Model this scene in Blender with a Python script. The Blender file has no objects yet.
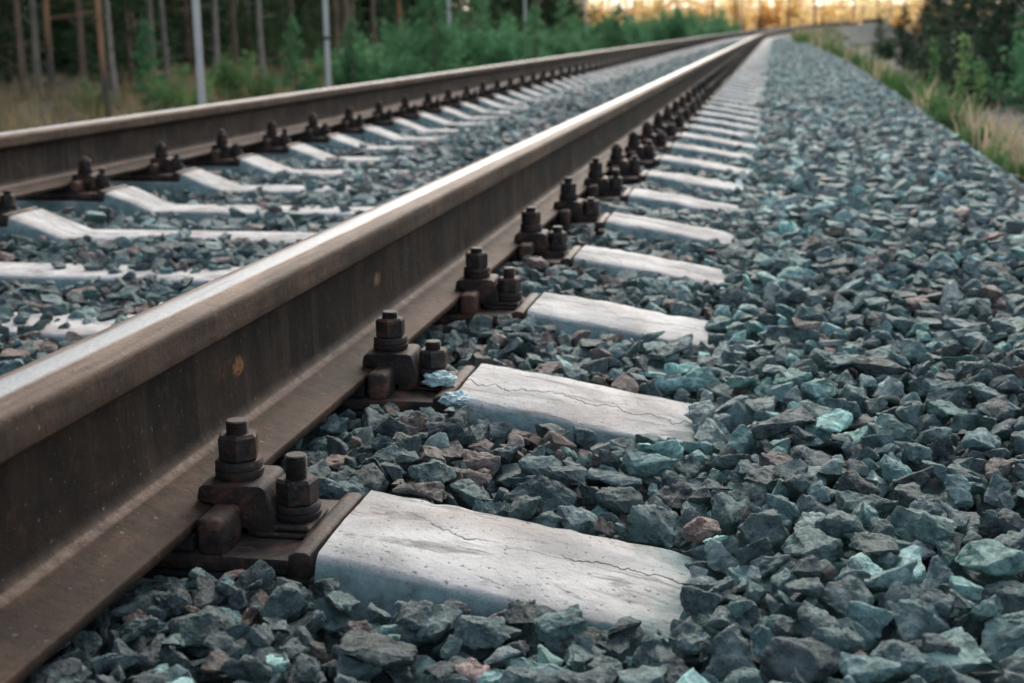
import bpy, bmesh, math, random
import numpy as np
from mathutils import Vector, Matrix, noise

random.seed(7)
rng = np.random.default_rng(11)
R = math.radians
scene = bpy.context.scene
COL = scene.collection

# ------------------------------------------------------------------ camera
F_PX, YAW, PITCH, ROLL = 1355.2, R(10.9076), R(12.9404), R(-0.7771)
CAM = np.array([0.5893, 0.0, 0.2695])
cy_, sy_ = math.cos(YAW), math.sin(YAW)
cp_, sp_ = math.cos(PITCH), math.sin(PITCH)
FW = np.array([-sy_*cp_, cy_*cp_, -sp_])
r0 = np.array([cy_, sy_, 0.0])
u0 = np.cross(r0, FW)
RT = math.cos(ROLL)*r0 + math.sin(ROLL)*u0
UP = math.cos(ROLL)*u0 - math.sin(ROLL)*r0

def project(P):
    d = np.atleast_2d(np.asarray(P, float)) - CAM
    z = d @ FW
    zz = np.where(np.abs(z) < 1e-6, 1e-6, z)
    return 512 + F_PX*(d @ RT)/zz, 341.5 - F_PX*(d @ UP)/zz, z

def on_plane(px, py, z):
    d = FW + RT*(px-512)/F_PX + UP*(341.5-py)/F_PX
    t = (z-CAM[2])/d[2]
    return CAM + d*t

def at_depth(px, dist):
    """ground position seen in column px near the horizon at a horizontal distance"""
    d = FW + RT*(px-512)/F_PX + UP*(341.5-25)/F_PX
    h = np.array([d[0], d[1]]); h /= np.linalg.norm(h)
    return CAM[:2] + h*dist

cd = bpy.data.cameras.new('camera')
co = bpy.data.objects.new('camera', cd); COL.objects.link(co)
co.matrix_world = Matrix(((RT[0], UP[0], -FW[0], CAM[0]), (RT[1], UP[1], -FW[1], CAM[1]),
                          (RT[2], UP[2], -FW[2], CAM[2]), (0, 0, 0, 1)))
cd.sensor_width = 36.0
cd.lens = F_PX/1024*36
cd.clip_start = 0.05
cd.clip_end = 3000
cd.dof.use_dof = True
cd.dof.focus_distance = 1.42
cd.dof.aperture_fstop = 8.0
scene.camera = co

# ------------------------------------------------------------------ track path
S0, RAD, CX = 52.0, 300.0, -0.7975          # straight length, radius of the right-hand curve, track axis
def path(s, u):
    """station s along the track, offset u to the right of the track axis -> x, y, heading"""
    if s <= S0:
        return CX+u, s, 0.0
    a = (s-S0)/RAD
    cxr = CX+RAD
    rr = RAD-u
    return cxr-rr*math.cos(a), S0+rr*math.sin(a), a
def rise(s):
    return 0.0 if s <= S0 else 0.00013*(s-S0)**2

# ------------------------------------------------------------------ helpers
def tag(o, label=None, cat=None, group=None, kind=None):
    if label: o['label'] = label
    if cat: o['category'] = cat
    if group: o['group'] = group
    if kind: o['kind'] = kind
    return o

def link(name, me, mat=None, parent=None):
    o = bpy.data.objects.new(name, me)
    COL.objects.link(o)
    if mat is not None and me is not None and len(me.materials) == 0:
        for m in (mat if isinstance(mat, (list, tuple)) else [mat]):
            me.materials.append(m)
    if parent is not None:
        o.parent = parent
    return o

def empty(name, loc, rz=0):
    o = bpy.data.objects.new(name, None); COL.objects.link(o)
    o.location = loc; o.rotation_euler = (0, 0, rz); o.empty_display_size = 0.05
    return o

def np_mesh(name, V, Fc, smooth=False):
    """numpy mesh; Fc an (n,3) or (n,4) array, or a list of such arrays"""
    Fl = Fc if isinstance(Fc, list) else [Fc]
    Fl = [f for f in Fl if len(f)]
    me = bpy.data.meshes.new(name)
    me.vertices.add(len(V)); me.vertices.foreach_set('co', np.asarray(V, np.float32).ravel())
    nl = sum(f.size for f in Fl); nf = sum(len(f) for f in Fl)
    me.loops.add(nl); me.polygons.add(nf)
    me.loops.foreach_set('vertex_index', np.concatenate([f.ravel() for f in Fl]).astype(np.int32))
    tot = np.concatenate([np.full(len(f), f.shape[1]) for f in Fl]).astype(np.int32)
    st = np.concatenate([[0], np.cumsum(tot)[:-1]]).astype(np.int32)
    me.polygons.foreach_set('loop_start', st)
    me.polygons.foreach_set('use_smooth', np.full(nf, smooth))
    me.update(calc_edges=True); me.validate()
    return me

def bm_mesh(name, bm, smooth_angle=None):
    me = bpy.data.meshes.new(name)
    bmesh.ops.recalc_face_normals(bm, faces=bm.faces)
    bm.to_mesh(me); bm.free()
    if smooth_angle is not None:
        me.polygons.foreach_set('use_smooth', np.ones(len(me.polygons), bool))
        me.set_sharp_from_angle(angle=R(smooth_angle))
    return me

def add_box(bm, x0, x1, y0, y1, z0, z1, bev=0.0, seg=2, jig=0.0, rot=None):
    b2 = bmesh.new()
    bmesh.ops.create_cube(b2, size=1.0)
    for v in b2.verts:
        v.co = Vector(((x0+x1)/2+v.co.x*(x1-x0), (y0+y1)/2+v.co.y*(y1-y0), (z0+z1)/2+v.co.z*(z1-z0)))
        if jig: v.co += Vector([random.uniform(-jig, jig) for _ in range(3)])
    if bev:
        bmesh.ops.bevel(b2, geom=list(b2.edges), offset=bev, segments=seg, profile=0.5, affect='EDGES')
    merge(bm, b2)

def merge(bm, b2):
    me = bpy.data.meshes.new('tmp'); b2.to_mesh(me); b2.free()
    bm.from_mesh(me); bpy.data.meshes.remove(me)

def add_prism(bm, pts, y0, y1, bev=0.0, seg=2):
    """profile in the xz plane pushed along y"""
    b2 = bmesh.new()
    a = [b2.verts.new((x, y0, z)) for x, z in pts]
    b = [b2.verts.new((x, y1, z)) for x, z in pts]
    b2.faces.new(a); b2.faces.new(b[::-1])
    n = len(pts)
    for i in range(n):
        b2.faces.new((a[i], b[i], b[(i+1) % n], a[(i+1) % n]))
    bmesh.ops.recalc_face_normals(b2, faces=b2.faces)
    if bev:
        bmesh.ops.bevel(b2, geom=list(b2.edges), offset=bev, segments=seg, profile=0.5, affect='EDGES', clamp_overlap=True)
    merge(bm, b2)

def add_lathe(bm, prof, cx, cy, n=24, phase=0.0, rfun=None):
    b2 = bmesh.new(); rings = []
    for r, z in prof:
        ring = []
        for k in range(n):
            a = 2*math.pi*k/n+phase
            rr = r*(rfun(a) if rfun else 1)
            ring.append(b2.verts.new((cx+rr*math.cos(a), cy+rr*math.sin(a), z)))
        rings.append(ring)
    for i in range(len(rings)-1):
        for k in range(n):
            b2.faces.new((rings[i][k], rings[i][(k+1) % n], rings[i+1][(k+1) % n], rings[i+1][k]))
    b2.faces.new(rings[0][::-1]); b2.faces.new(rings[-1])
    merge(bm, b2)

# ------------------------------------------------------------------ materials
def new_mat(name):
    m = bpy.data.materials.new(name); m.use_nodes = True
    nt = m.node_tree; nt.nodes.clear()
    out = nt.nodes.new('ShaderNodeOutputMaterial')
    bs = nt.nodes.new('ShaderNodeBsdfPrincipled')
    nt.links.new(bs.outputs[0], out.inputs[0])
    return m, nt, bs, out
class N:
    """small node helper"""
    def __init__(s, nt): s.nt = nt
    def n(s, t, **kw):
        x = s.nt.nodes.new(t)
        for k, v in kw.items(): setattr(x, k, v)
        return x
    def put(s, sock, v):
        if hasattr(v, 'is_output'): s.nt.links.new(v, sock)
        elif isinstance(v, (tuple, list)) and len(v) == 3 and sock.type == 'RGBA': sock.default_value = (*v, 1)
        else: sock.default_value = v
    def noise(s, vec, scale, det=4, rough=0.55, dist=0.0):
        x = s.n('ShaderNodeTexNoise'); s.put(x.inputs['Vector'], vec)
        x.inputs['Scale'].default_value = scale; x.inputs['Detail'].default_value = det
        x.inputs['Roughness'].default_value = rough; x.inputs['Distortion'].default_value = dist
        return x.outputs['Fac']
    def ramp(s, f, stops):
        x = s.n('ShaderNodeValToRGB'); s.put(x.inputs[0], f)
        cr = x.color_ramp
        while len(cr.elements) < len(stops): cr.elements.new(0.5)
        for e, (p, c) in zip(cr.elements, stops):
            e.position = p; e.color = (*c, 1) if isinstance(c, (tuple, list)) else (c, c, c, 1)
        return x.outputs[0]
    def mix(s, f, a, b, mode='MIX'):
        x = s.n('ShaderNodeMix', data_type='RGBA', blend_type=mode)
        s.put(x.inputs[0], f); s.put(x.inputs[6], a); s.put(x.inputs[7], b)
        return x.outputs[2]
    def math(s, op, a, b=0.0, c=None, clamp=False):
        x = s.n('ShaderNodeMath', operation=op, use_clamp=clamp)
        s.put(x.inputs[0], a); s.put(x.inputs[1], b)
        if c is not None: s.put(x.inputs[2], c)
        return x.outputs[0]
    def mapr(s, v, a, b, c=0.0, d=1.0):
        x = s.n('ShaderNodeMapRange', clamp=True)
        s.put(x.inputs[0], v)
        for i, q in enumerate((a, b, c, d)): x.inputs[i+1].default_value = q
        return x.outputs[0]
    def bump(s, h, st, dist=0.01, prev=None):
        x = s.n('ShaderNodeBump'); s.put(x.inputs['Height'], h)
        x.inputs['Strength'].default_value = st; x.inputs['Distance'].default_value = dist
        if prev is not None: s.nt.links.new(prev, x.inputs['Normal'])
        return x.outputs[0]
    def scalev(s, vec, sc):
        x = s.n('ShaderNodeMapping'); s.put(x.inputs[0], vec); x.inputs['Scale'].default_value = sc
        return x.outputs[0]
    def sep(s, vec):
        x = s.n('ShaderNodeSeparateXYZ'); s.put(x.inputs[0], vec); return x.outputs

def stone_material():
    m, nt, bs, out = new_mat('ballast_rock'); g = N(nt)
    pos = g.n('ShaderNodeNewGeometry').outputs['Position']
    tint = g.n('ShaderNodeAttribute', attribute_name='tint').outputs['Color']
    big = g.noise(pos, 55, 5, 0.6, 0.6)
    fine = g.noise(pos, 420, 3, 0.7)
    vein = g.noise(g.scalev(pos, (1, 1, 2.2)), 38, 6, 0.65, 1.8)
    c = g.mix(g.mapr(big, 0.38, 0.62), g.mix(1.0, tint, (0.50, 0.56, 0.56), 'MULTIPLY'), g.mix(0.10, g.mix(1.0, tint, (1.45, 1.42, 1.40), 'MULTIPLY'), (0.5, 0.55, 0.54)))
    band = g.math('SUBTRACT', 1.0, g.mapr(g.math('ABSOLUTE', g.math('SUBTRACT', vein, 0.5)), 0.0, 0.022), clamp=True)
    c = g.mix(g.math('MULTIPLY', band, 0.38), c, g.mix(0.5, tint, (0.38, 0.46, 0.44)))
    pt = g.n('ShaderNodeNewGeometry').outputs['Pointiness']
    c = g.mix(g.math('MULTIPLY', g.mapr(pt, 0.515, 0.60), 0.42), c, g.mix(0.5, g.mix(1.0, tint, (1.9, 1.9, 1.9), 'MULTIPLY'), (0.36, 0.42, 0.41)))
    rust = g.mapr(g.noise(pos, 17, 4, 0.6), 0.62, 0.74)
    c = g.mix(g.math('MULTIPLY', rust, 0.2), c, (0.15, 0.085, 0.06))
    mot = g.mapr(g.noise(pos, 110, 6, 0.75, 0.5), 0.52, 0.66)
    c = g.mix(g.math('MULTIPLY', mot, 0.62), c, g.mix(0.45, g.mix(1.0, tint, (1.6, 1.6, 1.6), 'MULTIPLY'), (0.30, 0.36, 0.355)))
    spk = g.mapr(fine, 0.56, 0.68)
    c = g.mix(g.math('MULTIPLY', spk, 0.55), c, g.mix(0.55, tint, (0.42, 0.47, 0.46)))
    c = g.mix(g.math('MULTIPLY', g.mapr(fine, 0.44, 0.34), 0.6), c, (0.02, 0.025, 0.026))
    g.put(bs.inputs['Base Color'], c)
    bs.inputs['Roughness'].default_value = 0.62
    bs.inputs['Specular IOR Level'].default_value = 0.4
    b1 = g.bump(g.noise(g.scalev(pos, (1, 1, 1.6)), 60, 7, 0.72, 0.8), 1.0, 0.010)
    b2 = g.bump(g.noise(pos, 190, 5, 0.75), 0.9, 0.0035, b1)
    nt.links.new(g.bump(fine, 0.55, 0.0012, b2), bs.inputs['Normal'])
    return m

def bed_material():
    m, nt, bs, out = new_mat('ballast_bed'); g = N(nt)
    pos = g.n('ShaderNodeNewGeometry').outputs['Position']
    v = g.n('ShaderNodeTexVoronoi', feature='F1'); g.put(v.inputs['Vector'], pos); v.inputs['Scale'].default_value = 21
    cell = v.outputs['Color']; dist = v.outputs['Distance']
    sx = g.sep(cell)
    c = g.ramp(sx[0], [(0, (0.022, 0.030, 0.032)), (0.45, (0.048, 0.066, 0.067)), (0.75, (0.09, 0.125, 0.124)), (0.92, (0.10, 0.085, 0.075)), (1, (0.19, 0.26, 0.25))])
    g.put(bs.inputs['Base Color'], c); bs.inputs['Roughness'].default_value = 0.85
    nt.links.new(g.bump(g.math('SUBTRACT', 1.0, dist), 1.0, 0.05), bs.inputs['Normal'])
    return m

def concrete_material():
    m, nt, bs, out = new_mat('sleeper_concrete'); g = N(nt)
    tc = g.n('ShaderNodeTexCoord').outputs['Object']
    oi = g.n('ShaderNodeObjectInfo')
    rnd = oi.outputs['Random']
    add = g.n('ShaderNodeVectorMath', operation='ADD'); g.put(add.inputs[0], tc)
    cmb = g.n('ShaderNodeCombineXYZ'); g.put(cmb.inputs[2], g.math('MULTIPLY', rnd, 37.0)); g.put(cmb.inputs[0], g.math('MULTIPLY', rnd, 11.0))
    nt.links.new(cmb.outputs[0], add.inputs[1]); p = add.outputs[0]
    xyz = g.sep(tc)
    c = g.ramp(g.noise(p, 9, 6, 0.6, 0.4), [(0.36, (0.33, 0.335, 0.325)), (0.5, (0.51, 0.512, 0.495)), (0.62, (0.63, 0.63, 0.61))])
    c = g.mix(g.mapr(g.noise(p, 5.5, 4), 0.52, 0.64, 0, 0.30), c, (0.47, 0.38, 0.33))
    c = g.mix(g.mapr(g.noise(p, 70, 6, 0.75), 0.53, 0.66, 0, 0.42), c, (0.30, 0.29, 0.27))
    # dark dirt blotches and scuffs
    sc = g.noise(g.scalev(p, (0.5, 2.2, 1)), 12, 5, 0.7, 0.8)
    c = g.mix(g.mapr(sc, 0.54, 0.63, 0, 0.8), c, (0.17, 0.165, 0.16))
    # pores
    pore = g.noise(p, 170, 2, 0.6)
    c = g.mix(g.mapr(pore, 0.645, 0.70, 0, 0.8), c, (0.07, 0.075, 0.075))
    # cool shade tint painted teal on flanks and buried ends, edge broken by noise
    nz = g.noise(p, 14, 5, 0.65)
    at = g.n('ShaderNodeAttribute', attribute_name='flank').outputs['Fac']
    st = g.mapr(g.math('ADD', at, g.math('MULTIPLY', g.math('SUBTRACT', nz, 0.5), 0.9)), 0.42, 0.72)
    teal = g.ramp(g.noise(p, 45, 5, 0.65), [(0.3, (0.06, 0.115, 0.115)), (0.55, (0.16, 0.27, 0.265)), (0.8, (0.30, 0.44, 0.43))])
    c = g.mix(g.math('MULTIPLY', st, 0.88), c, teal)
    # one wandering crack along each sleeper
    wob = g.noise(g.scalev(p, (1, 0.15, 0.15)), 7, 5, 0.65)
    line = g.math('ADD', g.math('MULTIPLY', g.math('SUBTRACT', wob, 0.5), 0.22), g.math('MULTIPLY', g.math('SUBTRACT', rnd, 0.5), 0.05))
    dcr = g.math('ABSOLUTE', g.math('SUBTRACT', xyz[1], line))
    crk = g.math('MULTIPLY', g.mapr(g.math('ADD', dcr, g.math('MULTIPLY', g.noise(p, 130, 3), 0.0030)), 0.0040, 0.0022), g.mapr(g.noise(p, 3.5, 2), 0.42, 0.46))
    c = g.mix(g.math('MULTIPLY', crk, 0.85), c, (0.05, 0.05, 0.048))
    g.put(bs.inputs['Base Color'], c); bs.inputs['Roughness'].default_value = 0.82
    b = g.bump(g.noise(p, 55, 8, 0.78), 0.75, 0.005)
    b = g.bump(g.math('SUBTRACT', 1.0, crk), 0.8, 0.003, b)
    nt.links.new(g.bump(g.math('SUBTRACT', 1.0, pore), 0.5, 0.002, b), bs.inputs['Normal'])
    return m

def on_web(px, py, X=0.0088):
    d = FW + RT*(px-512)/F_PX + UP*(341.5-py)/F_PX
    p = CAM + d*(X-CAM[0])/d[0]
    return float(p[1]), float(p[2])
RUST_SPOTS = [(*on_web(377.5, 279), 0.019, 0.011, True), (*on_web(239, 366), 0.016, 0.012, False)]
def rail_material():
    m, nt, bs, out = new_mat('rail_steel'); g = N(nt)
    pos = g.n('ShaderNodeNewGeometry').outputs['Position']
    pol = g.n('ShaderNodeAttribute', attribute_name='polish').outputs['Fac']
    lit = g.n('ShaderNodeAttribute', attribute_name='dust_highlight').outputs['Fac']
    long_ = g.scalev(pos, (1, 0.09, 1))
    drip = g.scalev(pos, (0.25, 1, 0.07))
    c = g.ramp(g.noise(pos, 7, 6, 0.65, 0.3), [(0.36, (0.012, 0.0090, 0.0072)), (0.5, (0.025, 0.0178, 0.0132)), (0.64, (0.056, 0.036, 0.024))])
    c = g.mix(g.mapr(g.noise(drip, 30, 4, 0.6), 0.50, 0.66, 0, 0.6), c, (0.085, 0.060, 0.045))
    # dust on the foot; fillet highlight and ambient light on head side painted in
    du = g.math('MULTIPLY', lit, g.mapr(g.noise(pos, 60, 5, 0.7), 0.38, 0.60, 0.35, 1.0))
    c = g.mix(du, c, g.ramp(g.noise(long_, 22, 5, 0.6), [(0.36, (0.080, 0.046, 0.031)), (0.64, (0.235, 0.148, 0.102))]))
    c = g.mix(g.math('MULTIPLY', g.mapr(lit, 0.62, 1.0), g.mapr(g.noise(pos, 95, 6, 0.8), 0.40, 0.62, 0.25, 0.85)), c, (0.37, 0.285, 0.225))  # pale grains standing in for the sky's gleam along the fillet
    rust = g.mapr(g.noise(pos, 10, 7, 0.75), 0.555, 0.67, 0, 0.62)
    c = g.mix(rust, c, g.ramp(g.noise(pos, 75, 5, 0.7), [(0.38, (0.055, 0.027, 0.017)), (0.62, (0.19, 0.085, 0.045))]))
    c = g.mix(g.mapr(g.noise(pos, 26, 7, 0.75, 0.6), 0.55, 0.66, 0, 0.6), c, (0.030, 0.025, 0.022))
    c = g.mix(g.mapr(g.noise(pos, 48, 6, 0.8), 0.56, 0.68, 0, 0.42), c, (0.115, 0.075, 0.052))
    xyz = g.sep(pos)
    for yy, zz, ry, rz, ring in RUST_SPOTS:
        dy = g.math('DIVIDE', g.math('SUBTRACT', xyz[1], yy), ry); dz = g.math('DIVIDE', g.math('SUBTRACT', xyz[2], zz), rz)
        dd = g.math('ADD', g.math('SQRT', g.math('ADD', g.math('MULTIPLY', dy, dy), g.math('MULTIPLY', dz, dz))), g.math('MULTIPLY', g.math('SUBTRACT', g.noise(pos, 110, 5, 0.7), 0.5), 1.9))
        c = g.mix(g.math('MULTIPLY', g.mapr(dd, 1.1, 0.8), 0.9), c, g.ramp(g.noise(pos, 220, 4, 0.7), [(0.4, (0.13, 0.060, 0.03)), (0.6, (0.40, 0.19, 0.08))]))
        if ring: c = g.mix(g.math('MULTIPLY', g.mapr(dd, 0.62, 0.45), 0.8), c, (0.42, 0.30, 0.20))
    spots = g.mapr(g.noise(pos, 150, 2), 0.70, 0.74, 0, 0.5)
    c = g.mix(spots, c, (0.34, 0.30, 0.27))
    c = g.mix(1.0, c, g.ramp(g.noise(g.scalev(pos, (1, 0.5, 1)), 6, 4, 0.65), [(0.38, 0.62), (0.62, 1.2)]), 'MULTIPLY')
    # the worn band on the head
    pn = g.math('ADD', pol, g.math('MULTIPLY', g.math('SUBTRACT', g.noise(long_, 70, 5, 0.7), 0.5), 0.55))
    pm = g.mapr(pn, 0.45, 0.75)
    warm = g.mapr(pn, 0.10, 0.45)
    c = g.mix(g.math('MULTIPLY', warm, 0.85), c, g.ramp(g.noise(long_, 45, 5, 0.65), [(0.36, (0.110, 0.068, 0.046)), (0.64, (0.29, 0.190, 0.132))]))
    c = g.mix(pm, c, (0.24, 0.26, 0.275))
    g.put(bs.inputs['Base Color'], c)
    g.put(bs.inputs['Metallic'], g.math('MULTIPLY', pm, 0.75))
    ro = g.mix(pm, g.mix(warm, (0.60, 0.60, 0.60), (0.58, 0.58, 0.58)), (0.46, 0.46, 0.46))
    g.put(bs.inputs['Roughness'], ro)
    g.put(bs.inputs['Specular IOR Level'], g.mapr(pm, 0.0, 1.0, 0.18, 0.5))
    b = g.bump(g.noise(pos, 80, 8, 0.78), 0.55, 0.004)
    b = g.bump(g.noise(pos, 380, 3, 0.6), 0.35, 0.001, b)
    nt.links.new(b, bs.inputs['Normal'])
    return m

def iron_material(name, base, rustc, amount, rough=0.6):
    m, nt, bs, out = new_mat(name); g = N(nt)
    pos = g.n('ShaderNodeNewGeometry').outputs['Position']
    c = g.ramp(g.noise(pos, 30, 5, 0.65), [(0.36, tuple(0.5*v for v in base)), (0.64, tuple(1.9*v for v in base))])
    c = g.mix(g.mapr(g.noise(pos, 24, 5, 0.65, 0.5), 0.62-amount*0.3, 0.75-amount*0.3, 0, 0.8), c, rustc)
    c = g.mix(g.mapr(g.noise(pos, 70, 7, 0.78), 0.53, 0.66, 0, 0.5), c, tuple(0.55*v for v in rustc))
    c = g.mix(g.mapr(g.noise(pos, 260, 3), 0.62, 0.70, 0, 0.5), c, (0.17, 0.125, 0.10))
    g.put(bs.inputs['Base Color'], c); bs.inputs['Roughness'].default_value = rough
    bs.inputs['Specular IOR Level'].default_value = 0.35
    b = g.bump(g.noise(pos, 110, 7, 0.78), 0.8, 0.004)
    nt.links.new(b, bs.inputs['Normal'])
    return m

def simple_mat(name, c0, c1, scale, rough=0.9, bump=0.3, bdist=0.02, stretch=(1, 1, 1)):
    m, nt, bs, out = new_mat(name); g = N(nt)
    pos = g.scalev(g.n('ShaderNodeTexCoord').outputs['Object'], stretch)
    f = g.noise(pos, scale, 6, 0.65, 0.4)
    g.put(bs.inputs['Base Color'], g.ramp(f, [(0.3, c0), (0.7, c1)]))
    bs.inputs['Roughness'].default_value = rough
    nt.links.new(g.bump(f, bump, bdist), bs.inputs['Normal'])
    return m

def pine_bark_mat(name):
    m, nt, bs, out = new_mat(name); g = N(nt)
    tc = g.n('ShaderNodeTexCoord').outputs['Object']
    f = g.noise(g.scalev(tc, (1, 1, 0.15)), 7, 6, 0.65, 0.4)
    z = g.sep(tc)[2]
    up = g.mapr(g.math('ADD', z, g.math('MULTIPLY', g.math('SUBTRACT', f, 0.5), 2.2)), 0.9, 1.9)
    c = g.mix(up, g.ramp(f, [(0.3, (0.07, 0.06, 0.055)), (0.7, (0.21, 0.175, 0.15))]), g.ramp(f, [(0.3, (0.24, 0.12, 0.065)), (0.7, (0.52, 0.29, 0.165))]))
    g.put(bs.inputs['Base Color'], c); bs.inputs['Roughness'].default_value = 0.9
    nt.links.new(g.bump(f, 0.7, 0.03), bs.inputs['Normal'])
    return m

def leaf_material(name, c0, c1, c2, trans=0.35):
    m, nt, bs, out = new_mat(name); g = N(nt)
    tc = g.n('ShaderNodeTexCoord').outputs['Object']
    rnd = g.n('ShaderNodeObjectInfo').outputs['Random']
    f = g.noise(tc, 2.6, 5, 0.7)
    f = g.math('ADD', f, g.math('MULTIPLY', g.math('SUBTRACT', rnd, 0.5), 0.3))
    c = g.ramp(f, [(0.28, c0), (0.5, c1), (0.74, c2)])
    g.put(bs.inputs['Base Color'], c); bs.inputs['Roughness'].default_value = 0.65
    bs.inputs['Specular IOR Level'].default_value = 0.2
    tr = g.n('ShaderNodeBsdfTranslucent'); g.put(tr.inputs[0], c)
    mx = g.n('ShaderNodeMixShader'); mx.inputs[0].default_value = trans
    nt.links.new(bs.outputs[0], mx.inputs[1]); nt.links.new(tr.outputs[0], mx.inputs[2])
    nt.links.new(mx.outputs[0], out.inputs[0])
    return m

def ground_material():
    m, nt, bs, out = new_mat('verge_ground'); g = N(nt)
    pos = g.n('ShaderNodeNewGeometry').outputs['Position']
    c = g.ramp(g.noise(pos, 0.8, 6, 0.65), [(0.3, (0.06, 0.055, 0.035)), (0.5, (0.13, 0.10, 0.065)), (0.7, (0.07, 0.085, 0.035))])
    c = g.mix(g.mapr(g.noise(pos, 9, 5, 0.7), 0.4, 0.7), c, g.mix(0.5, c, (0.16, 0.13, 0.10)))
    g.put(bs.inputs['Base Color'], c); bs.inputs['Roughness'].default_value = 0.95
    nt.links.new(g.bump(g.noise(pos, 6, 6, 0.7), 0.8, 0.08), bs.inputs['Normal'])
    return m

def gravel_material():
    m, nt, bs, out = new_mat('grey_gravel'); g = N(nt)
    pos = g.n('ShaderNodeNewGeometry').outputs['Position']
    c = g.ramp(g.noise(pos, 2.2, 6, 0.7), [(0.3, (0.13, 0.13, 0.135)), (0.55, (0.21, 0.205, 0.205)), (0.75, (0.26, 0.24, 0.23))])
    v = g.n('ShaderNodeTexVoronoi'); g.put(v.inputs['Vector'], pos); v.inputs['Scale'].default_value = 14
    c = g.mix(0.45, c, g.mix(1.0, c, v.outputs['Color'], 'OVERLAY'))
    g.put(bs.inputs['Base Color'], c); bs.inputs['Roughness'].default_value = 0.95
    nt.links.new(g.bump(v.outputs['Distance'], 0.8, 0.05), bs.inputs['Normal'])
    return m

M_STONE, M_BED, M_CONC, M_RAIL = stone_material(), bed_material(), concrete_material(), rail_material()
M_IRON = iron_material('dark_iron', (0.020, 0.0165, 0.0145), (0.115, 0.058, 0.036), 0.26, 0.5)
M_CLIP = iron_material('rusty_clip', (0.018, 0.014, 0.012), (0.14, 0.060, 0.034), 0.36, 0.55)
M_PLATE = iron_material('rusty_plate', (0.026, 0.020, 0.017), (0.16, 0.075, 0.045), 0.38, 0.5)
M_PAD = iron_material('rubber_pad', (0.014, 0.014, 0.015), (0.04, 0.034, 0.03), 0.05, 0.8)
M_GROUND, M_GRAVEL = ground_material(), gravel_material()
M_BARK = simple_mat('pine_bark', (0.10, 0.07, 0.052), (0.32, 0.22, 0.155), 9, 0.9, 0.8, 0.03, (1, 1, 0.18))
M_BARK_O = pine_bark_mat('orange_pine_bark')
M_BARK_G = simple_mat('grey_bark', (0.16, 0.14, 0.12), (0.42, 0.37, 0.31), 7, 0.9, 0.6, 0.02, (1, 1, 0.3))
M_POST = simple_mat('galvanised_post', (0.50, 0.50, 0.48), (0.64, 0.64, 0.61), 6, 0.6, 0.1, 0.005, (1, 1, 0.3))
M_BAND = simple_mat('post_band', (0.05, 0.05, 0.055), (0.09, 0.09, 0.09), 8, 0.6)
M_NEEDLE = leaf_material('dark_needles', (0.030, 0.060, 0.030), (0.056, 0.112, 0.050), (0.095, 0.165, 0.070), 0.3)
M_SHRUB = leaf_material('shrub_leaves', (0.05, 0.15, 0.065), (0.10, 0.27, 0.125), (0.19, 0.37, 0.18), 0.35)
M_BRIGHT = leaf_material('bright_leaves', (0.07, 0.16, 0.06), (0.13, 0.25, 0.09), (0.25, 0.34, 0.14), 0.4)
M_GOLD = leaf_material('sunset_glow_leaves', (0.84, 0.50, 0.19), (0.94, 0.71, 0.34), (0.96, 0.84, 0.52), 0.80)  # sunset glow behind the trees put into the leaf colour
M_GRASS = leaf_material('verge_grass', (0.24, 0.27, 0.11), (0.46, 0.38, 0.24), (0.60, 0.46, 0.34), 0.35)
M_GRASS_G = leaf_material('green_grass', (0.10, 0.12, 0.05), (0.28, 0.23, 0.12), (0.48, 0.36, 0.21), 0.35)
M_GRASS_V = leaf_material('green_verge', (0.05, 0.12, 0.04), (0.12, 0.22, 0.07), (0.26, 0.32, 0.12), 0.35)
M_SCRAP = simple_mat('pale_scrap', (0.25, 0.42, 0.43), (0.62, 0.76, 0.76), 90, 0.9, 0.8, 0.004)

# ------------------------------------------------------------------ sky and sun
SUN_EL, SUN_AZ = R(38), R(2)              # azimuth measured from +Y towards +X
w = bpy.data.worlds.new('World'); scene.world = w; w.use_nodes = True
wn = w.node_tree
sky = wn.nodes.new('ShaderNodeTexSky'); sky.sky_type = 'NISHITA'; sky.sun_disc = False
sky.sun_elevation = SUN_EL; sky.sun_rotation = SUN_AZ
sky.air_density = 1.0; sky.dust_density = 2.5; sky.ozone_density = 1.2
bg = wn.nodes['Background']; bg.inputs['Strength'].default_value = 0.135
hs = wn.nodes.new('ShaderNodeHueSaturation'); hs.inputs['Saturation'].default_value = 0.58
wn.links.new(sky.outputs[0], hs.inputs['Color']); wn.links.new(hs.outputs[0], bg.inputs[0])
sl = bpy.data.lights.new('sun', 'SUN'); sl.energy = 1.2; sl.angle = R(40); sl.color = (1.0, 0.88, 0.72)
so = bpy.data.objects.new('sun', sl); COL.objects.link(so)
sd = Vector((math.sin(SUN_AZ)*math.cos(SUN_EL), math.cos(SUN_AZ)*math.cos(SUN_EL), math.sin(SUN_EL)))
so.rotation_euler = sd.to_track_quat('Z', 'Y').to_euler(); so.location = (5, 20, 15)

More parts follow.
